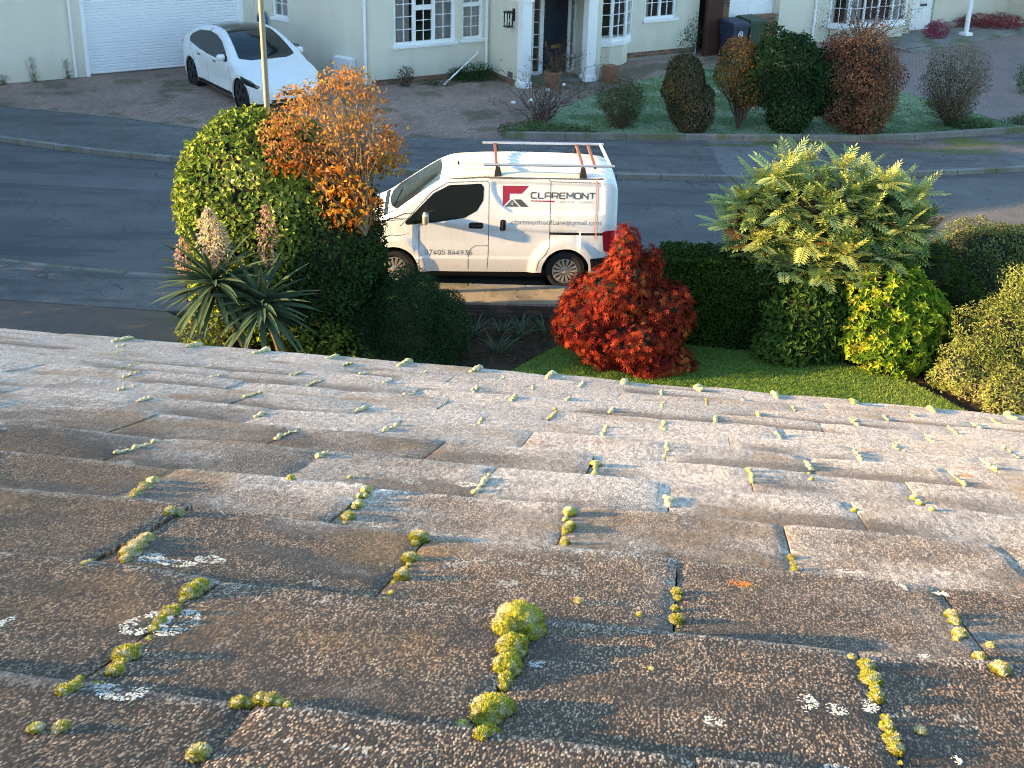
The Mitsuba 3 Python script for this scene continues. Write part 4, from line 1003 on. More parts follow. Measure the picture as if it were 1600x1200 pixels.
part(lk, 'arm', tube_w(fr_p, [(lx, -.02, 1.84), (lx, -.16, 1.87)], .012, 6), 'mat_black')
cg = MB()
for a in (-.075, .075):
    for b in (-.235, -.085): cg.box(lx + a - .010, lx + a + .010, b - .010, b + .010, 1.50, 1.82, fr=fr_p)
cg.box(lx - .095, lx + .095, -.255, -.065, 1.82, 1.86, fr=fr_p); cg.box(lx - .09, lx + .09, -.25, -.07, 1.47, 1.50, fr=fr_p)
part(lk, 'cage', cg.mesh(), 'mat_black')
part(lk, 'bulb', (fr_p(np.array(ICO[2].vertices) * [.03, .03, .06] + [lx, -.16, 1.63]), ICO[2].faces), 'mat_white_matt', True)
# porch front: pilasters, head, recessed door with side lights
for a, b in ((3.36, 3.62), (5.32, 5.60)):
    pk = part(h1, 'pilaster', MB().box(a, b, PM - .06, PM + .18, .10, 2.22, fr=fr_h).mesh(), 'mat_white')
    part(pk, 'base', MB().box(a - .04, b + .04, PM - .10, PM + .22, .0, .14, fr=fr_h).mesh(), 'mat_white')
    part(pk, 'cap', MB().box(a - .04, b + .04, PM - .10, PM + .22, 2.14, 2.2225, fr=fr_h).mesh(), 'mat_white')
part(h1, 'porch_head', MB().box(3.30, 5.66, PM - .12, PM + .24, 2.225, 2.55, fr=fr_h).mesh(), 'mat_white')
part(h1, 'porch_roof', MB().box(3.25, 5.72, PM - .18, 0, 2.55, 2.65, fr=fr_h).mesh(), 'mat_gap')
part(h1, 'upper_wall', MB().box(PO[0] + .02, PO[1], PM + .26, PM + .46, 2.65, 5.0, fr=fr_h).mesh(), 'mat_render')
part(h1, 'porch_side', MB().box(5.62, 5.80, PM + .02, .10, -.1, 2.55, fr=fr_h).mesh(), 'mat_render')
DM = -.72
wall(h1, fr_h, 3.60, 5.62, -.1, 2.55, [(4.26, 5.60, .05, 2.12)], m0=DM)
part(h1, 'door_step', MB().box(3.62, 5.32, PM + .05, DM - .01, -.05, .06, fr=fr_h).mesh(), 'mat_kerb')
dk = part(h1, 'front_door', MB().box(4.62, 5.36, DM + .03, DM + .08, .06, 2.06, fr=fr_h).mesh(), 'mat_navy', label='navy panelled front door with a brass letter plate')
for a, b in ((4.68, 4.95), (5.03, 5.30)):
    for c, d in ((.22, .62), (.95, 1.42), (1.50, 1.95)): part(dk, 'panel', MB().box(a + .03, b - .03, DM + .018, DM + .035, c, d, fr=fr_h).mesh(), 'mat_navy')
part(dk, 'letter_plate', MB().box(4.86, 5.12, DM + .012, DM + .035, .71, .80, fr=fr_h).mesh(), 'mat_brass')
part(dk, 'handle', MB().box(4.66, 4.70, DM - .02, DM + .03, .78, .90, fr=fr_h).mesh(), 'mat_brass')
part(h1, 'door_frame', MB().box(4.55, 4.615, DM + .01, DM + .10, .06, 2.12, fr=fr_h).box(5.365, 5.43, DM + .01, DM + .10, .06, 2.12, fr=fr_h).box(4.615, 5.365, DM + .01, DM + .10, 2.065, 2.12, fr=fr_h).mesh(), 'mat_white')
window(h1, fr_h, 4.26, 4.55, .05, 2.12, [(4.31, 4.50, .14, 2.06, 1, 6)], m=DM + .01, sill=False, name='side_light')
window(h1, fr_h, 5.43, 5.60, .05, 2.12, [(5.455, 5.575, .14, 2.06, 1, 6)], m=DM + .01, sill=False, name='side_light')
# right of the porch: bow window and a two light window
BOW = [(6.02, 0), (6.40, -.30), (6.95, -.42), (7.50, -.30), (7.88, 0)]
wall(h1, fr_h, 5.62, 10.25, -.1, 5.0, [(6.05, 7.85, .72, 2.35), (8.35, 9.45, 1.10, 2.35)])
plinth(h1, fr_h, 5.82, 10.2, 2, 13, z0=0.08)
for a, b in zip(BOW[:-1], BOW[1:]):
    fb, L = sub_frame(a, b)
    window(h1, fb, 0.0, L, .70, 2.4, [(.045, L - .045, .78, 2.32, 2 if L > .5 else 1, 5)], m=-.03, sill=False, name='bow_window')
bowp = Polygon([(x, y - .02) for x, y in BOW]).buffer(.03)
for z0, z1, mt, nm in ((.56, .70, 'mat_white', 'bow_sill'), (2.4, 2.5, 'mat_white', 'bow_head'), (-.05, .56, 'mat_render', 'bow_wall')):
    pb = bowp.buffer(-.06 if nm == 'bow_wall' else 0); e = trimesh.creation.extrude_polygon(pb, z1 - z0, engine='earcut'); v = np.array(e.vertices)
    part(h1, nm, (fr_h(v + [0, 0, z0]), np.array(e.faces)), mt)
window(h1, fr_h, 8.35, 9.45, 1.10, 2.35, [(8.42, 8.86, 1.17, 2.28, 2, 3), (8.94, 9.38, 1.17, 2.28, 2, 3)], curtain=[(8.35, 8.6, .2)])
# shell behind: dark rooms, back and roof
part(h1, 'room', MB().box(.24, 10.2, 2.6, 2.7, 0, 4.9, fr=fr_h).box(.24, 10.2, .23, 2.6, -.02, 0.0, fr=fr_h).box(-13.4, 10.2, 9.0, 9.2, 0, 4.9, fr=fr_h).box(10.05, 10.25, .22, 9.0, -.1, 4.9, fr=fr_h).box(-13.5, -13.3, GM + .22, 9.0, -.1, 4.5, fr=fr_h).mesh(), 'mat_room')
part(h1, 'roof', MB().add(fr_h(np.array([[-.5, -.5, 4.9], [10.8, -.5, 4.9], [10.8, 4.5, 7.2], [-.5, 4.5, 7.2], [10.8, 9.6, 4.9], [-.5, 9.6, 4.9]])), [[0, 1, 2, 3], [3, 2, 4, 5]]).add(fr_h(np.array([[-14, GM - .4, 4.5], [-.3, GM - .4, 4.5], [-.3, 6.7, 6.2], [-14, 6.7, 6.2], [-.3, 9.6, 4.5], [-14, 9.6, 4.5]])), [[0, 1, 2, 3], [3, 2, 4, 5]]).add(fr_h(np.array([[G1, GM, 4.8], [0, 0, 4.8], [.3, 4.2, 4.8]])), np.array([[0, 1, 2]])).mesh(), 'mat_roof_far')

# between the houses: brown gate post, brick wall, bins
single('gate_panel', MB().box(10.28, 10.86, -.32, -.24, -.05, 2.6, fr=fr_h).box(10.28, 10.40, -.36, -.24, -.05, 2.7, fr=fr_h).mesh(), 'mat_wood_dark', 'tall dark brown timber gate at the right end of the cream house', 'gate')
bw = thing('brick_wall', 'brown brick wall with a low brick parapet behind the wheelie bins', 'wall')
part(bw, 'mortar', MB().box(10.87, 11.31, -.03, .20, -.1, 3.0, fr=fr_h).box(11.75, 13.1, -.06, .09, -.1, .92, fr=fr_h).mesh(), 'mat_mortar')
g = np.random.default_rng(21)
for s0, s1, m, zt in ((10.87, 11.31, -.045, 2.3), (11.76, 13.1, -.075, .90)):
    for c in range(int(zt / .075)):
        s = s0 - (c % 2) * .1125
        while s < s1 - .03:
            a, b = max(s, s0), min(s + .215, s1)
            if b - a > .04: part(bw, 'brick', MB().box(a, b, m, m + .03, c * .075 + .01, c * .075 + .073, fr=fr_h).mesh(), BRICKS[g.choice([0, 1, 1, 2])])
            s += .225
part(bw, 'coping', MB().box(11.72, 13.14, -.09, .12, .93, .98, fr=fr_h).mesh(), 'mat_brick_brown')
def wheelie_bin(s, m, body, lab, badge):
    k = thing('wheelie_bin', lab, 'bin', 'bins by the brick wall')
    lo, hi = np.array([[-.22, -.24], [.22, -.24], [.22, .24], [-.22, .24]]), np.array([[-.28, -.31], [.28, -.31], [.28, .33], [-.28, .33]])
    v = np.vstack([np.column_stack([lo + [s, m], np.full(4, .06)]), np.column_stack([hi + [s, m], np.full(4, .96)])])
    part(k, 'body', (fr_h(v), np.array([[0, 1, 5, 4], [1, 2, 6, 5], [2, 3, 7, 6], [3, 0, 4, 7], [3, 2, 1, 0]])), body)
    v = np.array([[s - .30, m - .34, .96], [s + .30, m - .34, .96], [s + .30, m + .36, .99], [s - .30, m + .36, .99], [s - .27, m - .30, 1.01], [s + .27, m - .30, 1.01], [s + .27, m + .33, 1.07], [s - .27, m + .33, 1.07]])
    part(k, 'lid', (fr_h(v), np.array([[0, 1, 5, 4], [1, 2, 6, 5], [2, 3, 7, 6], [3, 0, 4, 7], [4, 5, 6, 7], [3, 2, 1, 0]])), body)
    part(k, 'rim', MB().box(s - .31, s + .31, m - .35, m - .30, .90, .955, fr=fr_h).mesh(), body)
    for a in (-.24, .24):
        v, f = lathe([(.001, -.02), (.10, -.02), (.10, .02), (.001, .02)], 20); part(k, 'wheel', (fr_h(np.stack([v[:, 1] + s + a, v[:, 0] + m + .26, v[:, 2] + .10], 1)), f), 'mat_rubber')
    if badge:
        r = np.linspace(0, 2 * np.pi, 25)[:-1]
        ring = Polygon(np.stack([.085 * np.cos(r), .085 * np.sin(r)], 1)).difference(Polygon(np.stack([.062 * np.cos(r), .062 * np.sin(r)], 1)))
        mk_ = unary_union([ring, sbox(-.03, -.03, .0, .035), sbox(.008, -.03, .035, .012)])
        tv, tf = tri_poly(mk_, .5); zz = .70 + tv[:, 1]; t = (zz - .06) / .9
        part(k, 'badge', (fr_h(np.stack([s + .0 + tv[:, 0], m - (.24 + .07 * t) - .006, zz], 1)), tf), 'mat_white_matt')
    return k
wheelie_bin(10.98, -.75, 'mat_bin_navy', 'navy wheelie bin with a round white badge', True)
wheelie_bin(11.75, -.55, 'mat_bin_green', 'dark green wheelie bin half hidden behind the clipped bushes', False)

h2 = thing('cream_house', 'second cream house at top right with a bay window and white front door', 'house')
wall(h2, fr_h, 11.2, 13.25, -.1, 5.0, [(11.33, 13.22, -.1, 2.3)], m0=.22, name='garage_wall')
gd = part(h2, 'garage_door', MB().box(11.33, 13.22, .30, .34, -.1, 2.3, fr=fr_h).mesh(), 'mat_slat')
for j in range(3):
    for i in range(2): part(gd, 'panel', MB().box(11.42 + i * .9, 12.22 + i * .9, .285, .30, .25 + j * .68, .80 + j * .68, fr=fr_h).mesh(), 'mat_slat')
wall(h2, fr_h, 13.25, 18.75, -.2, 5.0, [(15.45, 18.2, .52, 2.3)])
part(h2, 'downpipe', tube_w(fr_h, [(14.62, -.06, 0), (14.62, -.06, 4.8)], .04), 'mat_white')
BAY = [(15.25, 0), (15.62, -.45), (18.0, -.45), (18.4, 0)]
for a, b in zip(BAY[:-1], BAY[1:]):
    fb, L = sub_frame(a, b)
    n = 4 if L > 1 else 1
    window(h2, fb, 0.0, L, .50, 2.4, [(.05 + (L - .05) * i / n, (L - .05) * (i + 1) / n, .58, 2.32, 2, 4) for i in range(n)], m=-.03, sill=False, name='bay_window', curtain=[(0.05, L * .25, .14), (L * .75, L - .05, .14)])
bp = Polygon([(x, y - .02) for x, y in BAY])
for z0, z1, mt, nm, o in ((.40, .50, 'mat_white', 'bay_sill', .03), (2.4, 2.5, 'mat_white', 'bay_head', .03), (-.2, .40, 'mat_render', 'bay_wall', -.03)):
    e = trimesh.creation.extrude_polygon(bp.buffer(o), z1 - z0, engine='earcut'); part(h2, nm, (fr_h(np.array(e.vertices) + [0, 0, z0]), np.array(e.faces)), mt)
wall(h2, fr_h, 18.72, 26.0, -.3, 5.0, [(18.80, 20.05, -.2, 2.1)], m0=.3, name='recess_wall')
dk = part(h2, 'front_door', MB().box(19.12, 20.02, .36, .42, -.15, 2.05, fr=fr_h).mesh(), 'mat_white', label='white front door')
part(dk, 'letter_plate', MB().box(19.45, 19.75, .345, .36, .74, .82, fr=fr_h).mesh(), 'mat_gap')
window(h2, fr_h, 18.80, 19.10, -.15, 2.1, [(18.86, 19.05, -.06, 2.04, 1, 6)], m=.34, sill=False, name='side_light')
pk = part(h2, 'porch_post', tube_w(fr_h, [(20.05, -1.15, .12), (20.05, -1.15, 2.6)], .075, 12), 'mat_white')
part(pk, 'base', MB().box(19.90, 20.20, -1.30, -1.0, -.05, .14, fr=fr_h).mesh(), 'mat_white')
part(h2, 'porch_roof', MB().box(18.6, 23.8, -1.35, .29, 2.6, 2.75, fr=fr_h).mesh(), 'mat_white')
plinth(h2, fr_h, 20.1, 23.4, 3, 31, m=.285, z0=-.05)
part(h2, 'side_wall', MB().box(23.5, 23.7, -1.2, .3, -.1, 5.0, fr=fr_h).mesh(), 'mat_render')
gd = part(h2, 'second_garage_door', MB().box(24.0, 26.5, .22, .26, -.1, 2.3, fr=fr_h).mesh(), 'mat_slat')
part(h2, 'room', MB().box(13.3, 23.5, 3.0, 3.1, 0, 4.9, fr=fr_h).box(11.2, 26.0, 9.0, 9.2, -.1, 4.9, fr=fr_h).box(11.0, 11.2, .44, 9.0, -.1, 4.9, fr=fr_h).box(26.0, 26.2, .3, 9.0, -.1, 4.9, fr=fr_h).mesh(), 'mat_room')
part(h2, 'roof', MB().add(fr_h(np.array([[11.0, -.5, 4.9], [26.5, -.5, 4.9], [26.5, 4.5, 7.2], [11.0, 4.5, 7.2], [26.5, 9.6, 4.9], [11.0, 9.6, 4.9]])), [[0, 1, 2, 3], [3, 2, 4, 5]]).mesh(), 'mat_roof_far')
structure('path', poly_sheet(fr_h(np.array([[16.4, -2.4, 0], [18.6, -2.2, 0], [20.5, -1.7, 0], [24.5, -1.3, 0], [24.5, .28, 0], [16.4, -.5, 0.0]]))[:, :2].tolist(), 0.05, thick=.1), 'mat_kerb', 'grey paved path along the second house')

# ------------------------------------------------------------------ street lamp
lp = thing('street_lamp', 'slim pale grey lamp post rising behind the round green bush', 'street lamp')
LX, LY = -3.62, 19.3
part(lp, 'post', MB().tube([[LX - .02, LY, 0], [LX - .022, LY, 1.2], [LX - .025, LY, 1.25], [LX - .06, LY, 6.0]], [.062, .062, .045, .036], 14).mesh(), 'mat_lamp_post', 40)
part(lp, 'bracket', MB().tube([[LX - .06, LY, 5.9], [LX - .06, LY + .3, 6.05], [LX - .06, LY + .6, 6.08]], .025, 8).mesh(), 'mat_lamp_post', 40)
q = mverts(rounded_box(.2, .5, .12, .05, 5)); part(lp, 'lamp_head', (q[0] + [LX - .06, LY + .8, 6.08], q[1]), 'mat_lamp_post', 40)

# ------------------------------------------------------------------ plants of the near garden
SOIL = -0.15
BARK = (0.11, 0.085, 0.06)
# round clipped evergreen
shrub('round_bush', 'large round clipped green bush left of the van, lit from the left', 'bush',
      [((-3.55, 18.05, 1.82), (1.20, .82, 1.45)), ((-3.1, 18.1, 1.75), (.92, .8, 1.40)), ((-3.5, 18.0, .8), (1.16, .75, .95))],
      26000, .092, .052, [(0.045, 0.085, 0.018), (0.12, 0.19, 0.035), (0.23, 0.29, 0.055), (0.36, 0.40, 0.10), (0.56, 0.55, 0.27)], [2, 2.6, 3.0, 2.2, .9], 1001, base=(-3.2, 17.85, SOIL), ntips=16, r0=.045, depth=.06, bump=.06, spread=1.0, up=.15, core=.86)
shrub('dark_shrub', 'dark leafy growth at the right of the round bush, leaf colour darkened for its shade side, under the orange tree', 'shrub',
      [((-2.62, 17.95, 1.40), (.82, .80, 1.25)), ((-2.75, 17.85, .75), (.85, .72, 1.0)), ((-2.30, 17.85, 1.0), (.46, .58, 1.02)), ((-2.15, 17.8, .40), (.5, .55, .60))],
      14000, .085, .04, [(0.020, 0.042, 0.016), (0.035, 0.066, 0.022), (0.060, 0.10, 0.032)], [1.3, 1.5, .9], 1003, base=(-2.4, 18.0, SOIL), ntips=12, r0=.035, depth=.10, bump=.14, bscale=2.4, core=.82)  # shade side of the bush: darker greens painted into its leaves
# autumn tree standing in it
rng = np.random.default_rng(1002)
ot = thing('autumn_tree', 'small tree with thin orange and tan autumn leaves above the round bush', 'tree')
OB = [((-2.34, 17.6, 3.12), (.78, .62, .76)), ((-2.77, 17.55, 3.24), (.52, .45, .46)), ((-1.90, 17.65, 2.90), (.42, .45, .48)), ((-2.25, 17.42, 2.15), (.40, .32, .40)), ((-2.32, 17.6, 3.52), (.46, .42, .40)), ((-3.05, 17.5, 2.95), (.42, .36, .38))]
OC = [(0.22, 0.085, 0.03), (0.50, 0.16, 0.02), (0.36, 0.19, 0.08), (0.56, 0.31, 0.04), (0.28, 0.17, 0.07), (0.17, 0.17, 0.04)]
p, nr = crown(rng, OB, 4300, .36, .36, 2.2)
hi = p[:, 2] > 2.75
cols = palette(rng, p, OC, [1.2, 2.4, 1.6, 1.6, 1.4, .8], 1.8, .3)
cols[hi] = cols[hi] * 0.6 + np.array([0.42, 0.25, 0.13]) * 0.4 * rng.uniform(.6, 1.2, (hi.sum(), 1))
nn = unit(nr * .4 + rng.normal(size=p.shape) * .7 + [0, 0, .2]); ax = unit(np.cross(nn, rng.normal(size=p.shape)) + [0, 0, -.35])
s = rng.uniform(.7, 1.25, len(p)) * np.where(hi, .8, 1.1)
v, f, c = leaf_mesh(p, nn, ax, .082 * s, .046 * s, cols)
part(ot, 'crown', (v, f), 'mat_leaf_thin', color=c, kind='stuff')
tips, _ = crown(rng, OB, 110, .25, .1)
mb = MB().tube([[-2.2, 18.05, SOIL], [-2.2, 18.0, .8], [-2.15, 17.85, 1.7], [-2.2, 17.6, 2.5]], [.055, .045, .035, .022], 8, col=BARK)
forks = np.array([[-2.05, 17.42, 1.7], [-2.1, 17.48, 2.1], [-2.2, 17.55, 2.5], [-2.08, 17.46, 2.0]])
for t in tips:
    b = branches(rng, forks[rng.integers(4)], [t], .012, .003, col=(0.22, 0.18, 0.12)); mb.add(*b.mesh(), None); mb.c.append(b.col())
for a, b_ in (((-2.12, 17.6, 1.8), (-1.50, 17.7, 2.05)), ((-2.15, 17.7, 1.5), (-1.62, 17.7, 1.75))):
    for t in rng.normal(0, .16, (5, 3)) + np.array(b_):
        b = branches(rng, a, [t], .013, .003, col=(.05, .04, .03)); mb.add(*b.mesh(), None); mb.c.append(b.col())
part(ot, 'trunk', mb.mesh(), 'mat_bark', color=mb.col())

# yuccas with sword leaves
def sword(L, W, droop, rng, n=6):
    s = np.linspace(0, 1, n); w = W * np.minimum(1, 2.2 * s + .35) * (1 - s ** 3) ** .8
    z = -droop * s ** 2.2
    c = np.stack([s * L, np.zeros(n), z * L], 1)
    v = np.stack([c + np.stack([0 * s, w / 2, .25 * w], 1), c + np.stack([0 * s, 0 * s, -.0 * w], 1), c + np.stack([0 * s, -w / 2, .25 * w], 1)], 1).reshape(-1, 3)
    I, J = np.meshgrid(np.arange(n - 1), np.arange(2), indexing='ij')
    q = np.stack([I * 3 + J, I * 3 + J + 1, (I + 1) * 3 + J + 1, (I + 1) * 3 + J], -1).reshape(-1, 4)
    return v, np.vstack([q[:, [0, 1, 2]], q[:, [0, 2, 3]]]), s
def place_leaf(v, base, az, el, roll=0.0):
    d = np.array([math.cos(az) * math.cos(el), math.sin(az) * math.cos(el), math.sin(el)]); sd = np.array([-math.sin(az), math.cos(az), 0]); up = np.cross(d, sd)
    return np.asarray(base) + v[:, 0:1] * d + v[:, 1:2] * sd + v[:, 2:3] * up
def yucca(label, head, trunk, n, L, seed, spikes):
    rng = np.random.default_rng(seed); k = thing('yucca', label, 'yucca')
    part(k, 'trunk', MB().tube(trunk, np.linspace(.075, .05, len(trunk)), 9, col=(.10, .075, .05)).mesh(), 'mat_bark', color=np.tile([.10, .075, .05], (len(trunk) * 9 + 2, 1)))
    for i in range(n):
        az = i * 2.39996 + rng.normal(0, .15); t = i / n
        el = 1.10 - 1.65 * t ** .6 + rng.normal(0, .10)
        v, f, s = sword(L * rng.uniform(.85, 1.1) * (1 - .12 * abs(t - .4)), .092 * rng.uniform(.85, 1.1), .10 + .18 * t, rng)
        base = np.array(head) + [0, 0, .10 - .22 * t] + rng.normal(0, .012, 3)
        col = np.array([0.055, 0.092, 0.060]) * rng.uniform(.7, 1.35) + np.repeat(np.linspace(0, 1, 6), 3)[:, None] * [.03, .035, .012]
        part(k, 'leaf', (place_leaf(v, base, az, el), f), 'mat_leaf', True, col)
    for (x, y, z, h, r, pale, nn) in spikes:
        sk = MB(); p = np.array([x, y, z]) + np.stack([np.zeros(nn), np.zeros(nn), rng.random(nn) * h], 1)
        tt = (p[:, 2] - z) / h; rad = r * np.sin(np.pi * np.clip(.12 + .86 * tt, 0, 1)) * np.sqrt(rng.random(nn)); a = rng.uniform(0, 2 * np.pi, nn)
        p = p + np.stack([rad * np.cos(a), rad * np.sin(a), 0 * a], 1)
        nv = unit(rng.normal(size=(nn, 3))); ax = unit(np.stack([np.cos(a), np.sin(a), -.9 + 0 * a], 1) + rng.normal(0, .4, (nn, 3)))
        cc = np.array([.62, .55, .40]) * pale + np.array([.45, .22, .15]) * (1 - pale)
        v, f, c = leaf_mesh(p, nv, ax, rng.uniform(.035, .06, nn), rng.uniform(.02, .035, nn), np.clip(cc * rng.uniform(.65, 1.25, (nn, 1)) + rng.normal(0, .03, (nn, 3)), .02, .9), fold=.3)
        sp = part(k, 'flower_spike', (v, f), 'mat_leaf_thin', color=c, label='cream flower spike' if pale > .7 else 'faded pinkish flower spike', kind='stuff')
        part(sp, 'stem', MB().tube([[x, y, z - .35], [x, y, z + h]], [.014, .006], 6).mesh(), 'mat_wood_dark')
yucca('spiky dark yucca head with cream flower spikes, at left before the round bush', (-4.02, 16.80, 1.16), [(-3.55, 16.95, SOIL), (-3.70, 16.92, .30), (-3.92, 16.84, .75), (-4.0, 16.80, 1.10)], 96, .86, 1101,
      [(-4.06, 16.95, 1.38, .82, .19, .9, 750), (-3.94, 17.0, 1.30, .66, .15, 1.0, 450), (-4.45, 17.0, 1.18, .58, .13, .35, 260)])
yucca('spiky dark yucca head with a pinkish spike, nearest the eave', (-3.38, 16.65, .92), [(-3.15, 16.95, SOIL), (-3.20, 16.85, .30), (-3.32, 16.70, .84)], 90, .80, 1102, [(-3.30, 16.95, 1.40, .86, .14, .30, 330)])
rng = np.random.default_rng(1103)
for nm, lab, bl, n in (('ground_shrub', 'low yellow green leaves under the left yucca', [((-4.28, 16.95, .25), (.35, .3, .38))], 500), ('ground_shrub', 'low sunlit leafy ground shrub between the yuccas and the dark conifer', [((-2.75, 17.35, .18), (.62, .35, .36)), ((-2.2, 17.3, .10), (.5, .3, .28))], 1700)):
    shrub(nm, lab, 'shrub', bl, n, .085, .045, [(0.05, 0.08, 0.015), (0.12, 0.16, 0.03), (0.24, 0.24, 0.05)], [1, 1.4, 1.2], 1104 + n, base=(bl[0][0][0], bl[0][0][1], SOIL), ntips=10, r0=.012, depth=.25)
# dark conifer
shrub('conifer_bush', 'dense dark conifer bush between the round bush and the lawn', 'bush',
      [((-1.45, 17.45, .38), (.60, .6, .78)), ((-1.10, 17.5, .32), (.50, .5, .60)), ((-1.95, 17.55, .22), (.5, .5, .52)), ((-1.5, 17.5, -.0), (.85, .62, .5))],
      26000, .060, .014, [(0.020, 0.045, 0.022), (0.032, 0.068, 0.030), (0.05, 0.092, 0.038)], [1, 1.3, .8], 1200, depth=.10, bump=.14, bscale=2.6, spread=.8, up=.5, droop=.3, core=.84)

# red maple
mp = thing('red_maple', 'small domed maple with bright red and orange leaves in front of the van', 'tree')
rng = np.random.default_rng(1300)
MBL = [((1.53, 17.6, 1.498), (0.2, 0.24, 0.4)), ((1.561, 17.6, 1.171), (0.36, 0.36, 0.4)), ((1.897, 17.65, 1.324), (0.16, 0.2, 0.26)), ((1.346, 17.55, 0.845), (0.58, 0.55, 0.46)), ((1.0, 17.45, 0.518), (0.5, 0.5, 0.42)), ((1.989, 17.65, 0.539), (0.52, 0.55, 0.55)), ((1.581, 17.4, 0.304), (0.75, 0.6, 0.5)), ((1.989, 17.4, -0.104), (0.52, 0.5, 0.45)), ((1.377, 17.45, -0.104), (0.45, 0.4, 0.35))]
def palmate():
    """Seven-lobed leaf hanging from its stalk, cupped; tip along +x."""
    P, F = [[0, 0, 0]], []
    for a, L in ((-1.9, .38), (-1.25, .68), (-.62, .9), (0, 1.0), (.62, .9), (1.25, .68), (1.9, .38)):
        c, s = math.cos(a), math.sin(a); i = len(P)
        for r, w in ((.52, -.11), (1.0, 0), (.52, .11)): P.append([L * r * c - L * w * s, L * r * s + L * w * c, -.12 * (L * r) ** 2 + (.05 if w == 0 else .0)])
        F += [[0, i, i + 1], [0, i + 1, i + 2]]
    return np.array(P), np.array(F)
PV, PF = palmate()
mb = inner_mass(MBL, .72, 3); part(mp, 'inner_twigs', mb.mesh(), 'mat_bark', True, mb.col(), kind='stuff')
p, nr = crown(rng, MBL, 6600, .15, .22, 2.2)
nn = unit(nr * .9 + rng.normal(size=p.shape) * .45 + [0, 0, .25]); ax = unit(np.cross(np.cross(nn, [0, 0, -1.0] + rng.normal(size=p.shape) * .5), nn) + nr * .15)
sc = rng.uniform(.06, .108, len(p))
cols = palette(rng, p, [(0.075, 0.012, 0.011), (0.18, 0.022, 0.015), (0.28, 0.045, 0.020), (0.36, 0.13, 0.035)], [1.5, 2.2, 1.5, .7], 1.7, .3)
side = np.cross(nn, ax)
V = p[:, None] + sc[:, None, None] * (PV[None, :, 0:1] * ax[:, None] + PV[None, :, 1:2] * side[:, None] + PV[None, :, 2:3] * nn[:, None])
front = np.argsort(p[:, 1] * .9 - p[:, 2] * .35 - sc * 3 + rng.random(len(p)) * .25)[:280]
for i in front: part(mp, 'leaf', (V[i] + [0, -.012, .004], PF), 'mat_leaf_red', True, np.tile(cols[i], (len(PV), 1)))
rest = np.setdiff1d(np.arange(len(p)), front)
part(mp, 'crown', (V[rest].reshape(-1, 3), (PF[None] + (np.arange(len(rest)) * len(PV))[:, None, None]).reshape(-1, 3)), 'mat_leaf_red', True, np.repeat(cols[rest], len(PV), 0), kind='stuff')
tips, _ = crown(rng, MBL, 40, .2, .1)
mb = branches(rng, (1.55, 17.6, SOIL), tips, .03, .004, col=(.07, .05, .04)); part(mp, 'trunk', mb.mesh(), 'mat_bark', color=mb.col())

# clipped dark hedge
hd = thing('hedge', 'low clipped dark green hedge between the red maple and the tall spiky shrub', 'hedge')
rng = np.random.default_rng(1400)
n = 17000; face = rng.random(n)
x, y, z = rng.uniform(2.15, 3.95, n), rng.uniform(18.15, 19.1, n), rng.uniform(-.15, 1.16, n)
nr = np.zeros((n, 3)); a, b, c_ = face < .50, (face >= .50) & (face < .80), (face >= .80)
d = np.abs(rng.normal(0, .05, n))
y[a] = 18.15 + d[a]; nr[a] = [0, -1, .1]; z[b] = 1.16 - d[b]; nr[b] = [0, 0, 1]
l = c_ & (rng.random(n) < .6); r = c_ & ~l; x[l] = 2.15 + d[l]; nr[l] = [-1, 0, .1]; x[r] = 3.95 - d[r]; nr[r] = [1, 0, .1]
p = np.stack([x, y, z], 1); p += nr * (.16 * (meshkit.fbm(p * 2.2, 3) - .5))[:, None]
rr = np.clip((p[:, 2] - .9) / .3, 0, 1) ** 2; p[:, 1] += np.where(a, rr * .10, 0); p[:, 0] += np.where(l, rr * .12, 0)
nn = unit(nr + rng.normal(size=p.shape) * .5 + [0, 0, .2]); ax = unit(np.cross(nn, rng.normal(size=p.shape)) + nr * .3)
s = rng.uniform(.7, 1.2, n)
v, f, c = leaf_mesh(p, nn, ax, .062 * s, .034 * s, palette(rng, p, GREEN[:3], [1.6, 1.6, .7], 2.0))
part(hd, 'foliage', (v, f), 'mat_leaf', color=c, kind='stuff')
mb = MB().box(2.27, 3.83, 18.30, 19.0, -.15, 1.02); part(hd, 'inner_twigs', mb.mesh(), 'mat_bark', color=np.tile([.022, .019, .012], (8, 1)), kind='stuff')  # box core added to stop sun passing through the hedge
mb = branches(rng, (3.0, 18.7, SOIL), [(2.3 + .2 * i, 18.3 + .06 * (i % 3) * 4, 1.0) for i in range(8)], .02); part(hd, 'stems', mb.mesh(), 'mat_bark', color=mb.col())

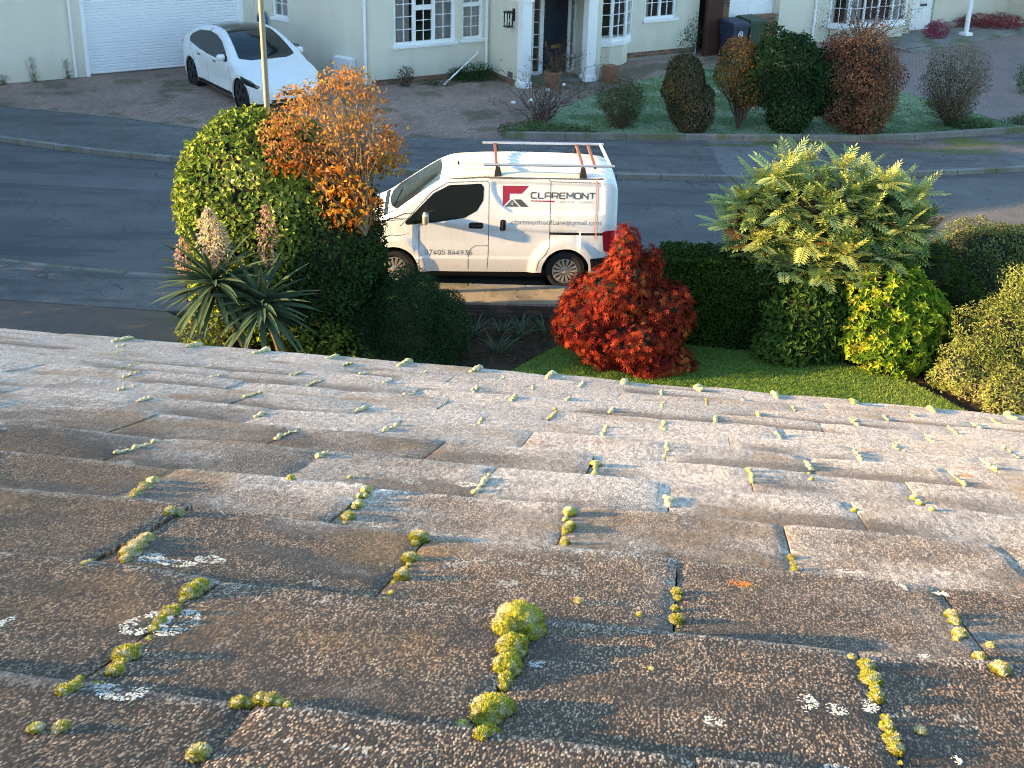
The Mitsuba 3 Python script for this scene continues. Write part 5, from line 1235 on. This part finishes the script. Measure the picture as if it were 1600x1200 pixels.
# mahonia: rosettes of long pinnate fronds on bare stems, yellow flower tips
mh = thing('mahonia', 'tall spiky shrub with long feathered leaves and yellow flower tips beside the road', 'shrub')
rng = np.random.default_rng(1500)
def frond(rng, pairs=7):
    P, F, S = [], [], []
    for j in range(pairs * 2 + 1):
        t = .16 + .80 * (j // 2) / pairs if j < pairs * 2 else .93
        sg = 1 if j % 2 else -1
        Lf = .33 * (1 - .45 * abs(t - .45)) if j < pairs * 2 else .26
        an = (1.15 - .45 * t) * sg if j < pairs * 2 else 0.0
        b = np.array([t, 0, -.14 * t ** 2]); d = np.array([math.cos(an), math.sin(an), -.10]); sd = np.array([-math.sin(an), math.cos(an), .25 * sg])
        i = len(P); w = .082
        P += [b, b + d * Lf * .45 + sd * w * .5, b + d * Lf, b + d * Lf * .45 - sd * w * .5 + [0, 0, .015]]; F += [[i, i + 1, i + 2], [i, i + 2, i + 3]]; S += [0, .6, 1, .6]
    i = len(P); t = np.linspace(0, .95, 6)
    for q in t: P += [[q, .008, -.14 * q * q + .004], [q, -.008, -.14 * q * q + .004]]; S += [.9, .9]
    for j in range(5): F += [[i + 2 * j, i + 2 * j + 1, i + 2 * j + 3], [i + 2 * j, i + 2 * j + 3, i + 2 * j + 2]]
    return np.array(P), np.array(F), np.array(S)
FV, FF, FS = frond(rng)
heads = []
for (x, z, y) in [(3.86, 2.62, 18.6), (3.45, 2.35, 18.5), (4.15, 2.55, 18.9), (4.60, 2.58, 18.6), (4.95, 2.40, 18.9), (3.15, 2.10, 18.4), (3.0, 1.78, 18.3), (5.35, 2.30, 18.6), (5.75, 2.20, 18.7), (4.35, 2.15, 18.2), (3.75, 2.05, 18.1),
                (4.9, 2.0, 18.2), (5.45, 1.85, 18.2), (3.45, 1.60, 18.1), (4.05, 1.65, 17.95), (4.62, 1.55, 17.9), (5.2, 1.50, 17.95), (4.3, 1.2, 17.9), (3.8, 1.25, 18.0), (5.9, 1.75, 18.5), (4.75, 2.25, 18.4), (4.95, 1.15, 17.9), (3.62, 2.50, 18.35), (5.15, 2.45, 18.4)]:
    heads.append(np.array([x, y, z - .10]))
stems = MB()
roots = [np.array([4.15, 18.55, SOIL]), np.array([4.6, 18.6, SOIL]), np.array([5.0, 18.65, SOIL])]
nf = 0
for hN, h in enumerate(heads):
    b = roots[int(np.argmin([abs(h[0] - r[0]) for r in roots]))]
    s = np.linspace(0, 1, 7)[:, None]; mid = b * .5 + h * .5 + [0, 0, .2]
    q = (1 - s) ** 2 * b + 2 * s * (1 - s) * mid + s ** 2 * h; stems.tube(q, np.linspace(.026, .014, 7), 6, col=(.11, .085, .055))
    hue = rng.random()
    for i in range(12):
        if nf >= 299: break
        az = i * 2.39996 + rng.normal(0, .2); el = .95 - 1.30 * i / 12 + rng.normal(0, .12); L = rng.uniform(.34, .47)
        base = np.array([[0.18, 0.27, 0.13], [0.35, 0.43, 0.16], [0.55, 0.56, 0.16]])[min(2, int(hue * 2 + rng.random()))] * rng.uniform(.8, 1.25)
        if rng.random() < .04: base = np.array([.30, .14, .05])
        col = np.clip(base * (.75 + .4 * FS[:, None]), .01, .8)
        part(mh, 'frond', (place_leaf(FV * L, h, az, el), FF), 'mat_leaf', True, col); nf += 1
    if h[2] > 1.95 or hN in (13, 15):
        fl = MB()
        for j in range(9):
            az, el = j * 2.4, rng.uniform(.5, 1.35); d = np.array([math.cos(az) * math.cos(el), math.sin(az) * math.cos(el), math.sin(el)])
            L = rng.uniform(.16, .26); t = rng.random(26); o = rng.normal(0, .008, (26, 3))
            pp = h + d * (t * L)[:, None] + o + [0, 0, .02]
            v, f, c = leaf_mesh(pp, unit(rng.normal(size=(26, 3))), unit(d + rng.normal(0, .6, (26, 3))), .034, .014, np.array([.52, .50, .10]) * rng.uniform(.7, 1.15, (26, 1)))
            fl.add(v, f); fl.c.append(c)
        part(mh, 'flower_cluster', fl.mesh(), 'mat_leaf_thin', color=fl.col(), kind='stuff')
part(mh, 'stems', stems.mesh(), 'mat_bark', color=stems.col())
rng = np.random.default_rng(1510); fm = MB()
MBB = [((4.35, 18.55, 1.72), (1.2, .65, .78)), ((5.2, 18.65, 1.65), (.85, .55, .65)), ((3.6, 18.5, 1.75), (.66, .45, .60)), ((4.55, 18.3, 1.15), (1.0, .5, .55))]
p, nr = crown(rng, MBB, 1150, .16, .1)
mb = inner_mass([(c, np.array(r) * [1, .9, .95]) for c, r in MBB], .70, 8); part(mh, 'inner_twigs', mb.mesh(), 'mat_bark', True, mb.col(), kind='stuff')
hx = unit(nr + rng.normal(0, .55, p.shape) + [0, 0, .15])
for i in range(len(p)):
    base = np.array([[0.11, 0.18, 0.07], [0.25, 0.34, 0.10], [0.42, 0.47, 0.13]])[rng.integers(3)] * rng.uniform(.75, 1.25)
    az, el = math.atan2(hx[i, 1], hx[i, 0]), math.asin(hx[i, 2])
    fm.add(place_leaf(FV * rng.uniform(.28, .42), p[i] - hx[i] * .2, az, el), FF); fm.c.append(np.clip(base * (.75 + .4 * FS[:, None]), .01, .8))
part(mh, 'lower_fronds', fm.mesh(), 'mat_leaf', color=fm.col(), kind='stuff')

# shrubs under and beside it
shrub('broadleaf_shrub', 'dark green broad leaved shrub under the tall spiky shrub', 'shrub', [((4.15, 17.95, .42), (.62, .5, .62)), ((4.0, 17.9, .10), (.6, .5, .4)), ((4.45, 17.9, .12), (.45, .4, .4)), ((4.3, 18.1, .8), (.5, .4, .4))],
      4600, .115, .05, [(0.03, 0.062, 0.014), (0.05, 0.095, 0.02), (0.09, 0.14, 0.03)], [1, 1.4, .8], 1600, base=(4.2, 18.1, SOIL), ntips=14, depth=.13, bump=.2, hang=.25, core=.8)
ys = thing('yellow_shrub', 'bright yellow green whorled shrub in the sun at the edge of the lawn', 'shrub')
rng = np.random.default_rng(1610)
YB = [((5.35, 17.85, .72), (.68, .55, .58)), ((5.05, 17.7, .42), (.45, .45, .5)), ((5.75, 17.8, .45), (.48, .45, .6)), ((5.4, 17.6, .18), (.66, .5, .45))]
p, nr = crown(rng, YB, 1200, .12, .16, 2.0)
mb = inner_mass(YB, .70, 5); part(ys, 'inner_twigs', mb.mesh(), 'mat_bark', True, mb.col(), kind='stuff')
P_, N_, A_, C_ = [], [], [], []
for i in range(len(p)):
    w = rng.integers(6, 9); t = unit(nr[i] + rng.normal(0, .35, 3) + [0, 0, .35]); e1 = unit(np.cross(t, [.3, .2, .9])); e2 = np.cross(t, e1)
    base = np.array([[0.08, 0.15, 0.018], [0.19, 0.29, 0.028], [0.34, 0.41, 0.04], [0.44, 0.38, 0.05]])[min(3, int(rng.random() ** 1.2 * 3.3))]
    for j in range(w):
        a = 2 * np.pi * j / w + rng.normal(0, .15); r = math.cos(a) * e1 + math.sin(a) * e2
        A_.append(unit(r + t * .28 + [0, 0, -.12])); N_.append(unit(t - r * .2)); P_.append(p[i]); C_.append(base * rng.uniform(.8, 1.2))
P_, N_, A_, C_ = map(np.array, (P_, N_, A_, C_)); s = rng.uniform(.07, .115, len(P_)); A_ = unit(A_ + rng.normal(0, .22, A_.shape)); N_ = unit(N_ + rng.normal(0, .25, N_.shape))
v, f, c = leaf_mesh(P_, N_, A_, s, s * .52, C_, fold=.15, droop=.25)
fr_ = np.argsort(P_[:, 1] - P_[:, 2] * .35 + rng.random(len(P_)) * .2)[:290]
for i in fr_: part(ys, 'leaf', (v[4 * i:4 * i + 4], np.array([[0, 1, 2], [0, 2, 3]])), 'mat_leaf_thin', color=c[4 * i:4 * i + 4])
keep = np.setdiff1d(np.arange(len(P_)), fr_); idx = (keep[:, None] * 4 + np.arange(4)).ravel(); bb = np.arange(len(keep))[:, None] * 4
part(ys, 'crown', (v[idx], np.vstack([bb + [0, 1, 2], bb + [0, 2, 3]])), 'mat_leaf_thin', color=c[idx], kind='stuff')
mb = branches(rng, (5.35, 17.9, SOIL), list(p[:24]), .018); part(ys, 'branches', mb.mesh(), 'mat_bark', color=mb.col())
shrub('round_bush', 'rounded small leaved bush at right by the road, dull olive green', 'bush', [((7.25, 20.0, .42), (.78, .75, .92)), ((7.75, 20.1, .45), (.6, .7, .8)), ((6.9, 19.8, .2), (.5, .6, .7))], 15000, .055, .026,
      [(0.05, 0.08, 0.025), (0.10, 0.13, 0.04), (0.19, 0.21, 0.08), (0.30, 0.29, 0.13)], [1, 1.4, 1.3, .6], 1700, base=(7.2, 20.0, SOIL), depth=.10, bump=.16, bscale=2.8, up=.5, core=.82)
shrub('back_shrub', 'dull green shrub in shade behind the yellow shrub', 'shrub', [((6.35, 18.9, .45), (.55, .5, .75)), ((6.1, 18.7, .9), (.4, .4, .5)), ((6.7, 18.7, .1), (.5, .4, .5))], 5200, .075, .035, GREEN[:3], [1.3, 1.4, .7], 1710, base=(6.3, 18.9, SOIL), depth=.2, core=.75)
shrub('heather_bush', 'sprawling pale green and tan bush at the right edge above the lawn', 'bush', [((6.75, 17.2, .35), (.62, .65, .72)), ((6.25, 16.9, .10), (.52, .5, .42)), ((7.3, 17.4, .55), (.6, .6, .95)), ((6.9, 16.5, .0), (.7, .5, .45)), ((7.5, 16.6, .1), (.5, .5, .6))],
      26000, .048, .017, [(0.07, 0.10, 0.025), (0.17, 0.21, 0.05), (0.32, 0.33, 0.11), (0.48, 0.36, 0.25)], [1, 1.6, 1.3, .9], 1720, base=(6.8, 17.1, SOIL), depth=.12, bump=.30, bscale=2.6, up=.5, spread=.9, core=.64)
# strap leaved clumps in the bed
for j, (x, y, sz, lab) in enumerate([(-.60, 18.35, 1.0, 'pale strap leaved clump at the left end of the bed below the van'), (-.18, 18.5, .8, 'strap leaved clump in the middle of the bed near the wall'), (.12, 18.4, 1.0, 'upright strap leaved clump in the bed left of the maple'),
                                     (-.22, 17.75, 1.05, 'largest strap leaved clump, low in the bed by the lawn edge'), (.47, 18.55, .9, 'strap leaved clump half behind the maple'), (-.9, 18.7, .7, 'small strap leaved clump beside the dark conifer')]):
    rng = np.random.default_rng(1800 + j); k = thing('strap_plant', lab, 'plant', 'strap leaved clumps in the bed')
    for i in range(16):
        v, f, s = sword(.38 * sz * rng.uniform(.7, 1.15), .026, rng.uniform(.15, .5), rng)
        col = np.array([.10, .135, .075]) * rng.uniform(.7, 1.3)
        part(k, 'leaf', (place_leaf(v, np.array([x, y, SOIL]) + rng.normal(0, .035, 3) * [1, 1, 0], rng.uniform(0, 6.28), rng.uniform(.65, 1.35)), f), 'mat_leaf', True, np.tile(col, (len(v), 1)))
rng = np.random.default_rng(1850); n = 2600
p = np.stack([rng.uniform(-1.5, 2.2, n), rng.uniform(17.4, 19.1, n), np.full(n, SOIL + .02)], 1); p[:, 2] += rng.uniform(0, .05, n)
keep = ~np.array([Polygon(LAWN).contains(Point(a, b)) for a, b in p[:, :2]]); p = p[keep]; n = len(p)
v, f, c = leaf_mesh(p, unit(rng.normal(0, .35, (n, 3)) + [0, 0, 1]), unit(rng.normal(size=(n, 3)) * [1, 1, .2]), rng.uniform(.03, .07, n), rng.uniform(.02, .035, n), palette(rng, p, [(.05, .035, .022), (.10, .06, .03), (.03, .05, .015), (.16, .09, .05)], [2, 1.2, 1, .4]))
single('leaf_litter', (v, f), 'mat_leaf', 'brown fallen leaves and low weeds over the garden bed', 'leaves', color=c, kind='stuff')

# grass of the near lawn
def grass(name, label, poly, z, n, h, cols, wts, seed, ylim=None):
    rng = np.random.default_rng(seed); P = Polygon(poly); x0, y0, x1, y1 = P.bounds
    if ylim: y0 = max(y0, ylim)
    import shapely
    q = np.stack([rng.uniform(x0, x1, n), rng.uniform(y0, y1, n)], 1); q = q[shapely.contains_xy(P, q[:, 0], q[:, 1])]; m = len(q)
    p = np.column_stack([q, np.full(m, z)]); d = unit(rng.normal(0, .45, (m, 3)) + [0, 0, 1]); sd = unit(np.cross(d, rng.normal(size=(m, 3))))
    L = h * rng.uniform(.5, 1.3, m)[:, None]; w = h * .14
    v = np.stack([p - sd * w, p + sd * w, p + d * L + rng.normal(0, .2, (m, 3)) * L * [1, 1, 0]], 1).reshape(-1, 3)
    c = np.repeat(palette(rng, p, cols, wts, .9, .3), 3, 0)
    single(name, (v, np.arange(3 * m).reshape(-1, 3)), 'mat_leaf', label, 'grass', color=c, kind='stuff')
grass('grass', 'short green grass of the near lawn', LAWN, -.101, 150000, .038, [(0.09, 0.16, 0.03), (0.16, 0.24, 0.045), (0.27, 0.32, 0.075)], [1.2, 1.6, .9], 1900, 14.6)
grass('grass', 'short pale dewy grass of the far lawn', FAR_LAWN, .012, 60000, .05, [(0.09, 0.15, 0.06), (0.17, 0.25, 0.12), (0.32, 0.38, 0.26)], [1, 1.4, .8], 1901)

# ------------------------------------------------------------------ plants across the road
BR = (0.085, 0.06, 0.045)
shrub('clipped_bush', 'upright clipped bush with dark brownish leaves, in front of the bins', 'bush', [((3.72, 30.35, .95), (.50, .48, .85)), ((3.9, 30.3, .6), (.50, .48, .70)), ((3.65, 30.3, 1.25), (.42, .42, .55))], 13000, .060, .034,
      [(0.045, 0.05, 0.025), (0.08, 0.075, 0.04), (0.13, 0.10, 0.06), (0.19, 0.15, 0.10)], [1.4, 1.6, 1, .5], 2000, base=(3.8, 30.3, 0), depth=.08, bump=.17, bscale=2.2, core=.8)
k = shrub('autumn_shrub', 'small bare legged tree with dull orange leaves beside the dark bush', 'tree', [((4.95, 30.7, 1.60), (.48, .45, .55)), ((4.75, 30.7, 1.25), (.38, .4, .45)), ((5.1, 30.6, .95), (.4, .4, .5)), ((5.3, 30.5, 1.1), (.35, .4, .6))], 5200, .060, .032,
      [(0.05, 0.07, 0.02), (0.20, 0.105, 0.035), (0.30, 0.14, 0.04), (0.12, 0.10, 0.04)], [1.3, 1.4, 1.0, 1.0], 2010, base=(5.05, 30.65, 0), ntips=22, r0=.035, depth=.2, bark=BR, scale=2.5)
shrub('evergreen_bush', 'tall dark evergreen bush in the middle of the far front garden', 'bush', [((6.0, 30.6, 1.35), (.80, .75, 1.0)), ((6.25, 30.6, .75), (.62, .6, .72)), ((5.6, 30.5, 1.3), (.55, .55, .75)), ((6.2, 30.6, .40), (.55, .5, .48)), ((6.75, 30.7, 1.1), (.45, .5, .8))], 15000, .085, .045,
      [(0.02, 0.042, 0.016), (0.032, 0.062, 0.024), (0.055, 0.09, 0.038), (0.12, 0.15, 0.09)], [1.4, 1.6, 1.0, .18], 2020, base=(6.05, 30.6, 0), ntips=14, r0=.05, depth=.12, bump=.16, bscale=1.8, core=.78)
shrub('russet_bush', 'big russet brown bush right of the dark evergreen', 'bush', [((7.7, 30.7, 1.55), (.88, .8, .92)), ((7.95, 30.7, .95), (.70, .7, .9)), ((7.25, 30.7, 1.5), (.5, .55, .7)), ((7.85, 30.6, .50), (.72, .6, .55)), ((7.35, 30.6, .7), (.5, .5, .6))], 17000, .062, .030,
      [(0.12, 0.055, 0.035), (0.20, 0.09, 0.055), (0.26, 0.14, 0.085), (0.11, 0.10, 0.04), (0.30, 0.23, 0.12)], [1.6, 1.6, 1.0, 1.0, .4], 2030, base=(7.75, 30.7, 0), ntips=60, r0=.02, depth=.20, bump=.28, bark=(.13, .08, .055), hang=.35, core=.66, bscale=2.4)
shrub('thin_bush', 'thin twiggy brown green bush at far right by the second drive', 'bush', [((10.15, 31.6, 1.1), (.85, .7, .8)), ((10.2, 31.6, .6), (.65, .6, .6))], 6200, .055, .022,
      [(0.07, 0.075, 0.035), (0.13, 0.11, 0.06), (0.17, 0.13, 0.085)], [1.2, 1.3, .8], 2040, base=(10.15, 31.6, 0), ntips=110, r0=.014, depth=.30, bump=.25, bark=(.10, .08, .06))
shrub('thin_bush', 'loose olive bush on the far lawn left of the clipped bush', 'bush', [((2.3, 30.5, .68), (.62, .55, .52)), ((2.3, 30.5, .35), (.42, .42, .40))], 3600, .060, .022,
      [(0.05, 0.065, 0.03), (0.085, 0.09, 0.045), (0.12, 0.10, 0.065)], [1.3, 1.3, .8], 2050, base=(2.35, 30.4, 0), ntips=60, r0=.013, depth=.28, bump=.22, bark=(.08, .065, .05))
rng = np.random.default_rng(2060)
rb = thing('rose_bush', 'sprawling nearly bare rose bush with a few white flowers on the far lawn', 'bush')
tips = np.array([.55, 31.0, .85]) + rng.normal(0, 1, (46, 3)) * [.55, .4, .28]
mb = branches(rng, (.45, 30.4, 0), tips, .017, .004, col=(.075, .055, .045), wob=.4); part(rb, 'branches', mb.mesh(), 'mat_bark', color=mb.col())
p = np.repeat(tips, 14, 0) + rng.normal(0, .10, (46 * 14, 3)); n = len(p)
v, f, c = leaf_mesh(p, unit(rng.normal(size=(n, 3)) + [0, 0, .6]), unit(rng.normal(size=(n, 3))), .055, .028, palette(rng, p, [(.05, .075, .03), (.09, .09, .045), (.14, .09, .06)], [1.2, 1, 1])); part(rb, 'leaves', (v, f), 'mat_leaf', color=c, kind='stuff')
for q_ in [(.65, 31.4, .62), (.25, 30.6, .55), (-.15, 31.2, .35), (1.0, 31.2, .8)]:
    part(rb, 'flower', (np.array(ICO[2].vertices) * [.055, .055, .04] * (.8 + .4 * meshkit.noise(np.array(ICO[2].vertices) * 3, 4))[:, None] + q_, ICO[2].faces), 'mat_white_matt', True)
for lab, bl, n, cl in (('low green weeds along the corner of the far lawn', [((.35, 29.75, .05), (.7, .35, .26)), ((1.2, 29.85, .05), (.7, .3, .20)), ((-.1, 29.6, .05), (.35, .25, .2))], 2600, [(0.05, .085, .03), (.08, .125, .045), (.12, .16, .08)]),
                       ('dark green ivy at the foot of the cream wall left of the porch', [((-1.45, 35.0, .12), (.55, .35, .30)), ((-1.0, 35.1, .15), (.4, .3, .3))], 1700, [(.025, .055, .02), (.04, .08, .028)]),
                       ('small dark plant at the corner of the cream house', [((-2.9, 34.1, .25), (.22, .2, .32))], 320, [(.05, .05, .03), (.10, .06, .05), (.05, .08, .03)]),
                       ('low weeds against the plinth under the large window', [((-2.1, 34.4, .05), (.5, .2, .14))], 420, [(.05, .08, .03), (.08, .10, .05)]),
                       ('leafy plant by the brown gate at the end of the house', [((4.75, 39.2, .55), (.42, .35, .62))], 1100, [(.05, .085, .03), (.08, .11, .05)]),
                       ('green patch of weeds at the right end of the far edging', [((10.6, 31.35, .05), (.75, .28, .22)), ((12.2, 32.0, .05), (.7, .3, .22))], 2000, [(.05, .085, .03), (.08, .12, .05)]),
                       ('green shrub at the far right edge beyond the thin bush', [((13.6, 35.5, .3), (.7, .6, .55))], 2400, [(.05, .10, .03), (.08, .14, .05)])):
    shrub('low_plant', lab, 'plant', bl, n, .06, .03, cl, [1] * len(cl), 2100 + n, depth=.3, bump=.3)
for lab, c0, r0_, cl, n in (('round clump of crimson flowers by the white front door', fr_h(np.array([[18.75, -1.05, .30]]))[0], (.42, .32, .34), [(.22, .03, .07), (.30, .06, .11), (.08, .05, .04)], 900),
                            ('long low row of dark red flowering plants along the second house', fr_h(np.array([[21.9, -.45, .22]]))[0], (1.25, .5, .34), [(.20, .02, .035), (.28, .05, .06), (.05, .06, .03)], 2600)):
    shrub('red_flowers', lab, 'flowers', [(tuple(c0), r0_)], n, .06, .035, cl, [1.3, 1.2, .8], 2200 + n, depth=.25, bump=.25)
rng = np.random.default_rng(2250)
cb = thing('climbing_shrub', 'thin reddish climbing twigs in front of the bay window', 'shrub')
o = fr_h(np.array([[15.6, -1.2, 0]]))[0]; tips = o + np.array([.3, 0, 1.0]) + rng.normal(0, 1, (40, 3)) * [.85, .35, .30]
mb = branches(rng, o, tips, .016, .004, col=(.10, .06, .05), wob=.3); part(cb, 'branches', mb.mesh(), 'mat_bark', color=mb.col())
p = np.repeat(tips, 16, 0) + rng.normal(0, .09, (640, 3))
v, f, c = leaf_mesh(p, unit(rng.normal(size=(640, 3))), unit(rng.normal(size=(640, 3))), .055, .03, palette(rng, p, [(.16, .05, .04), (.10, .07, .04), (.24, .10, .08)], [1.2, 1, 1])); part(cb, 'leaves', (v, f), 'mat_leaf', color=c, kind='stuff')
# potted bare shrub before the door
pt = thing('potted_shrub', 'terracotta pot with a bare brown shrub before the navy door', 'plant pot')
o = fr_h(np.array([[4.05, -2.12, 0]]))[0]
v, f = lathe([(.001, 0), (.15, 0), (.21, .40), (.23, .40), (.23, .46), (.19, .46), (.18, .40), (.001, .40)], 24); part(pt, 'pot', (np.stack([v[:, 0], v[:, 2], v[:, 1]], 1) + o, f), 'mat_terracotta', 40)
tips = o + [.12, 0, .80] + rng.normal(0, 1, (36, 3)) * [.24, .25, .17]
mb = branches(rng, o + [0, 0, .4], tips, .012, .003, col=(.09, .055, .04)); part(pt, 'branches', mb.mesh(), 'mat_bark', color=mb.col())
p = np.repeat(tips, 16, 0) + rng.normal(0, .06, (576, 3))
v, f, c = leaf_mesh(p, unit(rng.normal(size=(576, 3))), unit(rng.normal(size=(576, 3))), .04, .022, palette(rng, p, [(.12, .06, .04), (.08, .055, .04), (.16, .09, .06)], [1, 1, 1])); part(pt, 'leaves', (v, f), 'mat_leaf', color=c, kind='stuff')
q = mverts(rounded_box(.34, .34, .42, .02, 3)); single('plant_pot', (fr_h(q[0] + [5.95, -1.95, .21]), q[1]), 'mat_terracotta', 'square terracotta planter right of the porch', 'plant pot', smooth=40)
# tall weeds along the garage wall
for j, (s, h, lab) in enumerate([(-7.45, .62, 'tall thin weed by the garage wall, left one'), (-6.62, .5, 'green weed at the foot of the white downpipe'), (-8.2, .22, 'low weed at the far left of the garage wall')]):
    rng = np.random.default_rng(2300 + j); o = fr_g(np.array([[s, -.10, 0]]))[0]; k = thing('weed', lab, 'weed')
    mb = MB()
    for i in range(4): mb.tube([o + rng.normal(0, .03, 3) * [1, 1, 0], o + [rng.normal(0, .06), rng.normal(0, .03), h * rng.uniform(.6, 1)]], [.005, .003], 5)
    part(k, 'stems', mb.mesh(), 'mat_wood_dark')
    n = 90; p = o + np.stack([rng.normal(0, .06, n), rng.normal(0, .04, n), rng.random(n) ** 1.5 * h], 1)
    v, f, c = leaf_mesh(p, unit(rng.normal(size=(n, 3))), unit(rng.normal(size=(n, 3)) + [0, 0, .5]), .05, .02, palette(rng, p, [(.06, .085, .03), (.10, .10, .05)], [1, 1])); part(k, 'leaves', (v, f), 'mat_leaf', color=c, kind='stuff')
# fallen leaves on road and pavements
rng = np.random.default_rng(2400); n = 900
p = np.stack([rng.uniform(-10, 12, n), rng.uniform(19.3, 31, n), np.zeros(n)], 1)
road_p = Polygon(NEAR_KERB + FAR_KERB[::-1]); import shapely
ins = shapely.contains_xy(road_p, p[:, 0], p[:, 1]); p[:, 2] = np.where(ins, -.092, .014); keep = ~ins | (rng.random(n) < .12) | (np.abs(p[:, 1] - 26.5) < .35); p = p[keep]; n = len(p)
v, f, c = leaf_mesh(p, unit(rng.normal(0, .3, (n, 3)) + [0, 0, 1]), unit(rng.normal(size=(n, 3)) * [1, 1, .1]), rng.uniform(.03, .07, n), rng.uniform(.02, .045, n), palette(rng, p, [(.10, .055, .025), (.18, .10, .04), (.30, .22, .12), (.05, .035, .02)], [1.4, 1, .5, 1.2]))
single('fallen_leaves', (v, f), 'mat_leaf', 'scattered brown fallen leaves on the pavements and gutters', 'leaves', color=c, kind='stuff')

# ------------------------------------------------------------------ unseen house, trees and hedges added at left to shade the road
nh = thing('brick_house', 'brick house added out of view to the left to shade the road', 'house')
part(nh, 'wall', MB().box(-31, -23, 17.7, 25, -.2, 5.4).mesh(), 'mat_brick_red')
part(nh, 'roof', MB().add(np.array([[-31.4, 17.4, 5.3], [-22.7, 17.4, 5.3], [-22.7, 21.6, 9.0], [-31.4, 21.6, 9.0], [-22.7, 25.4, 5.3], [-31.4, 25.4, 5.3]]), [[0, 1, 2, 3], [3, 2, 4, 5]]).add(np.array([[-22.9, 17.5, 5.3], [-22.9, 25.2, 5.3], [-22.9, 21.6, 8.9]]), np.array([[0, 1, 2]])).mesh(), 'mat_roof_far')
def big_tree(label, x, y, h, r, seed):  # unseen tree, placed to block the low sun
    shrub('tall_tree', label, 'tree', [((x, y, h * .62), (r, r, h * .36)), ((x - .4 * r, y + .3 * r, h * .42), (r * .8, r * .8, h * .28)), ((x + .3 * r, y - .3 * r, h * .36), (r * .75, r * .75, h * .28))], 9000, .34, .19, GREEN[:3], [1, 1.4, .8], seed, base=(x, y, -.1), ntips=20, r0=.22, depth=.22)
big_tree('tall tree added out of view at left to cast shade, nearer one', -25.0, 25.6, 10.5, 3.0, 2500)
big_tree('tall tree added out of view at left to cast shade, middle one', -22.5, 28.6, 10, 2.5, 2501)
big_tree('tall tree added out of view at left to shade the cream wall, last but one', -24.0, 31.7, 11, 2.1, 2503)
big_tree('tall tree added out of view at left to cast shade, farther one', -23.0, 35.5, 10, 2.7, 2502)
def big_hedge(label, x, y0, y1, h, seed):  # unseen leaf screen, placed to keep the sun off the ground
    rng = np.random.default_rng(seed); k = thing('tall_hedge', label, 'hedge')
    n = int((y1 - y0) * h * 900); p = np.stack([x + rng.normal(0, .35, n), rng.uniform(y0, y1, n), rng.uniform(-.1, h, n)], 1)
    v, f, c = leaf_mesh(p, unit(rng.normal(size=(n, 3)) + [-.5, 0, .3]), unit(rng.normal(size=(n, 3))), .17, .10, palette(rng, p, GREEN[:3], [1, 1.4, .8])); part(k, 'foliage', (v, f), 'mat_leaf', color=c, kind='stuff')
big_hedge('tall hedge added out of view at left to shade the far drive', -20.0, 28.5, 35.5, 5.0, 2510)
big_hedge('hedge added out of view at left to shade the near pavement', -13.0, 12.5, 20.4, 2.0, 2511)
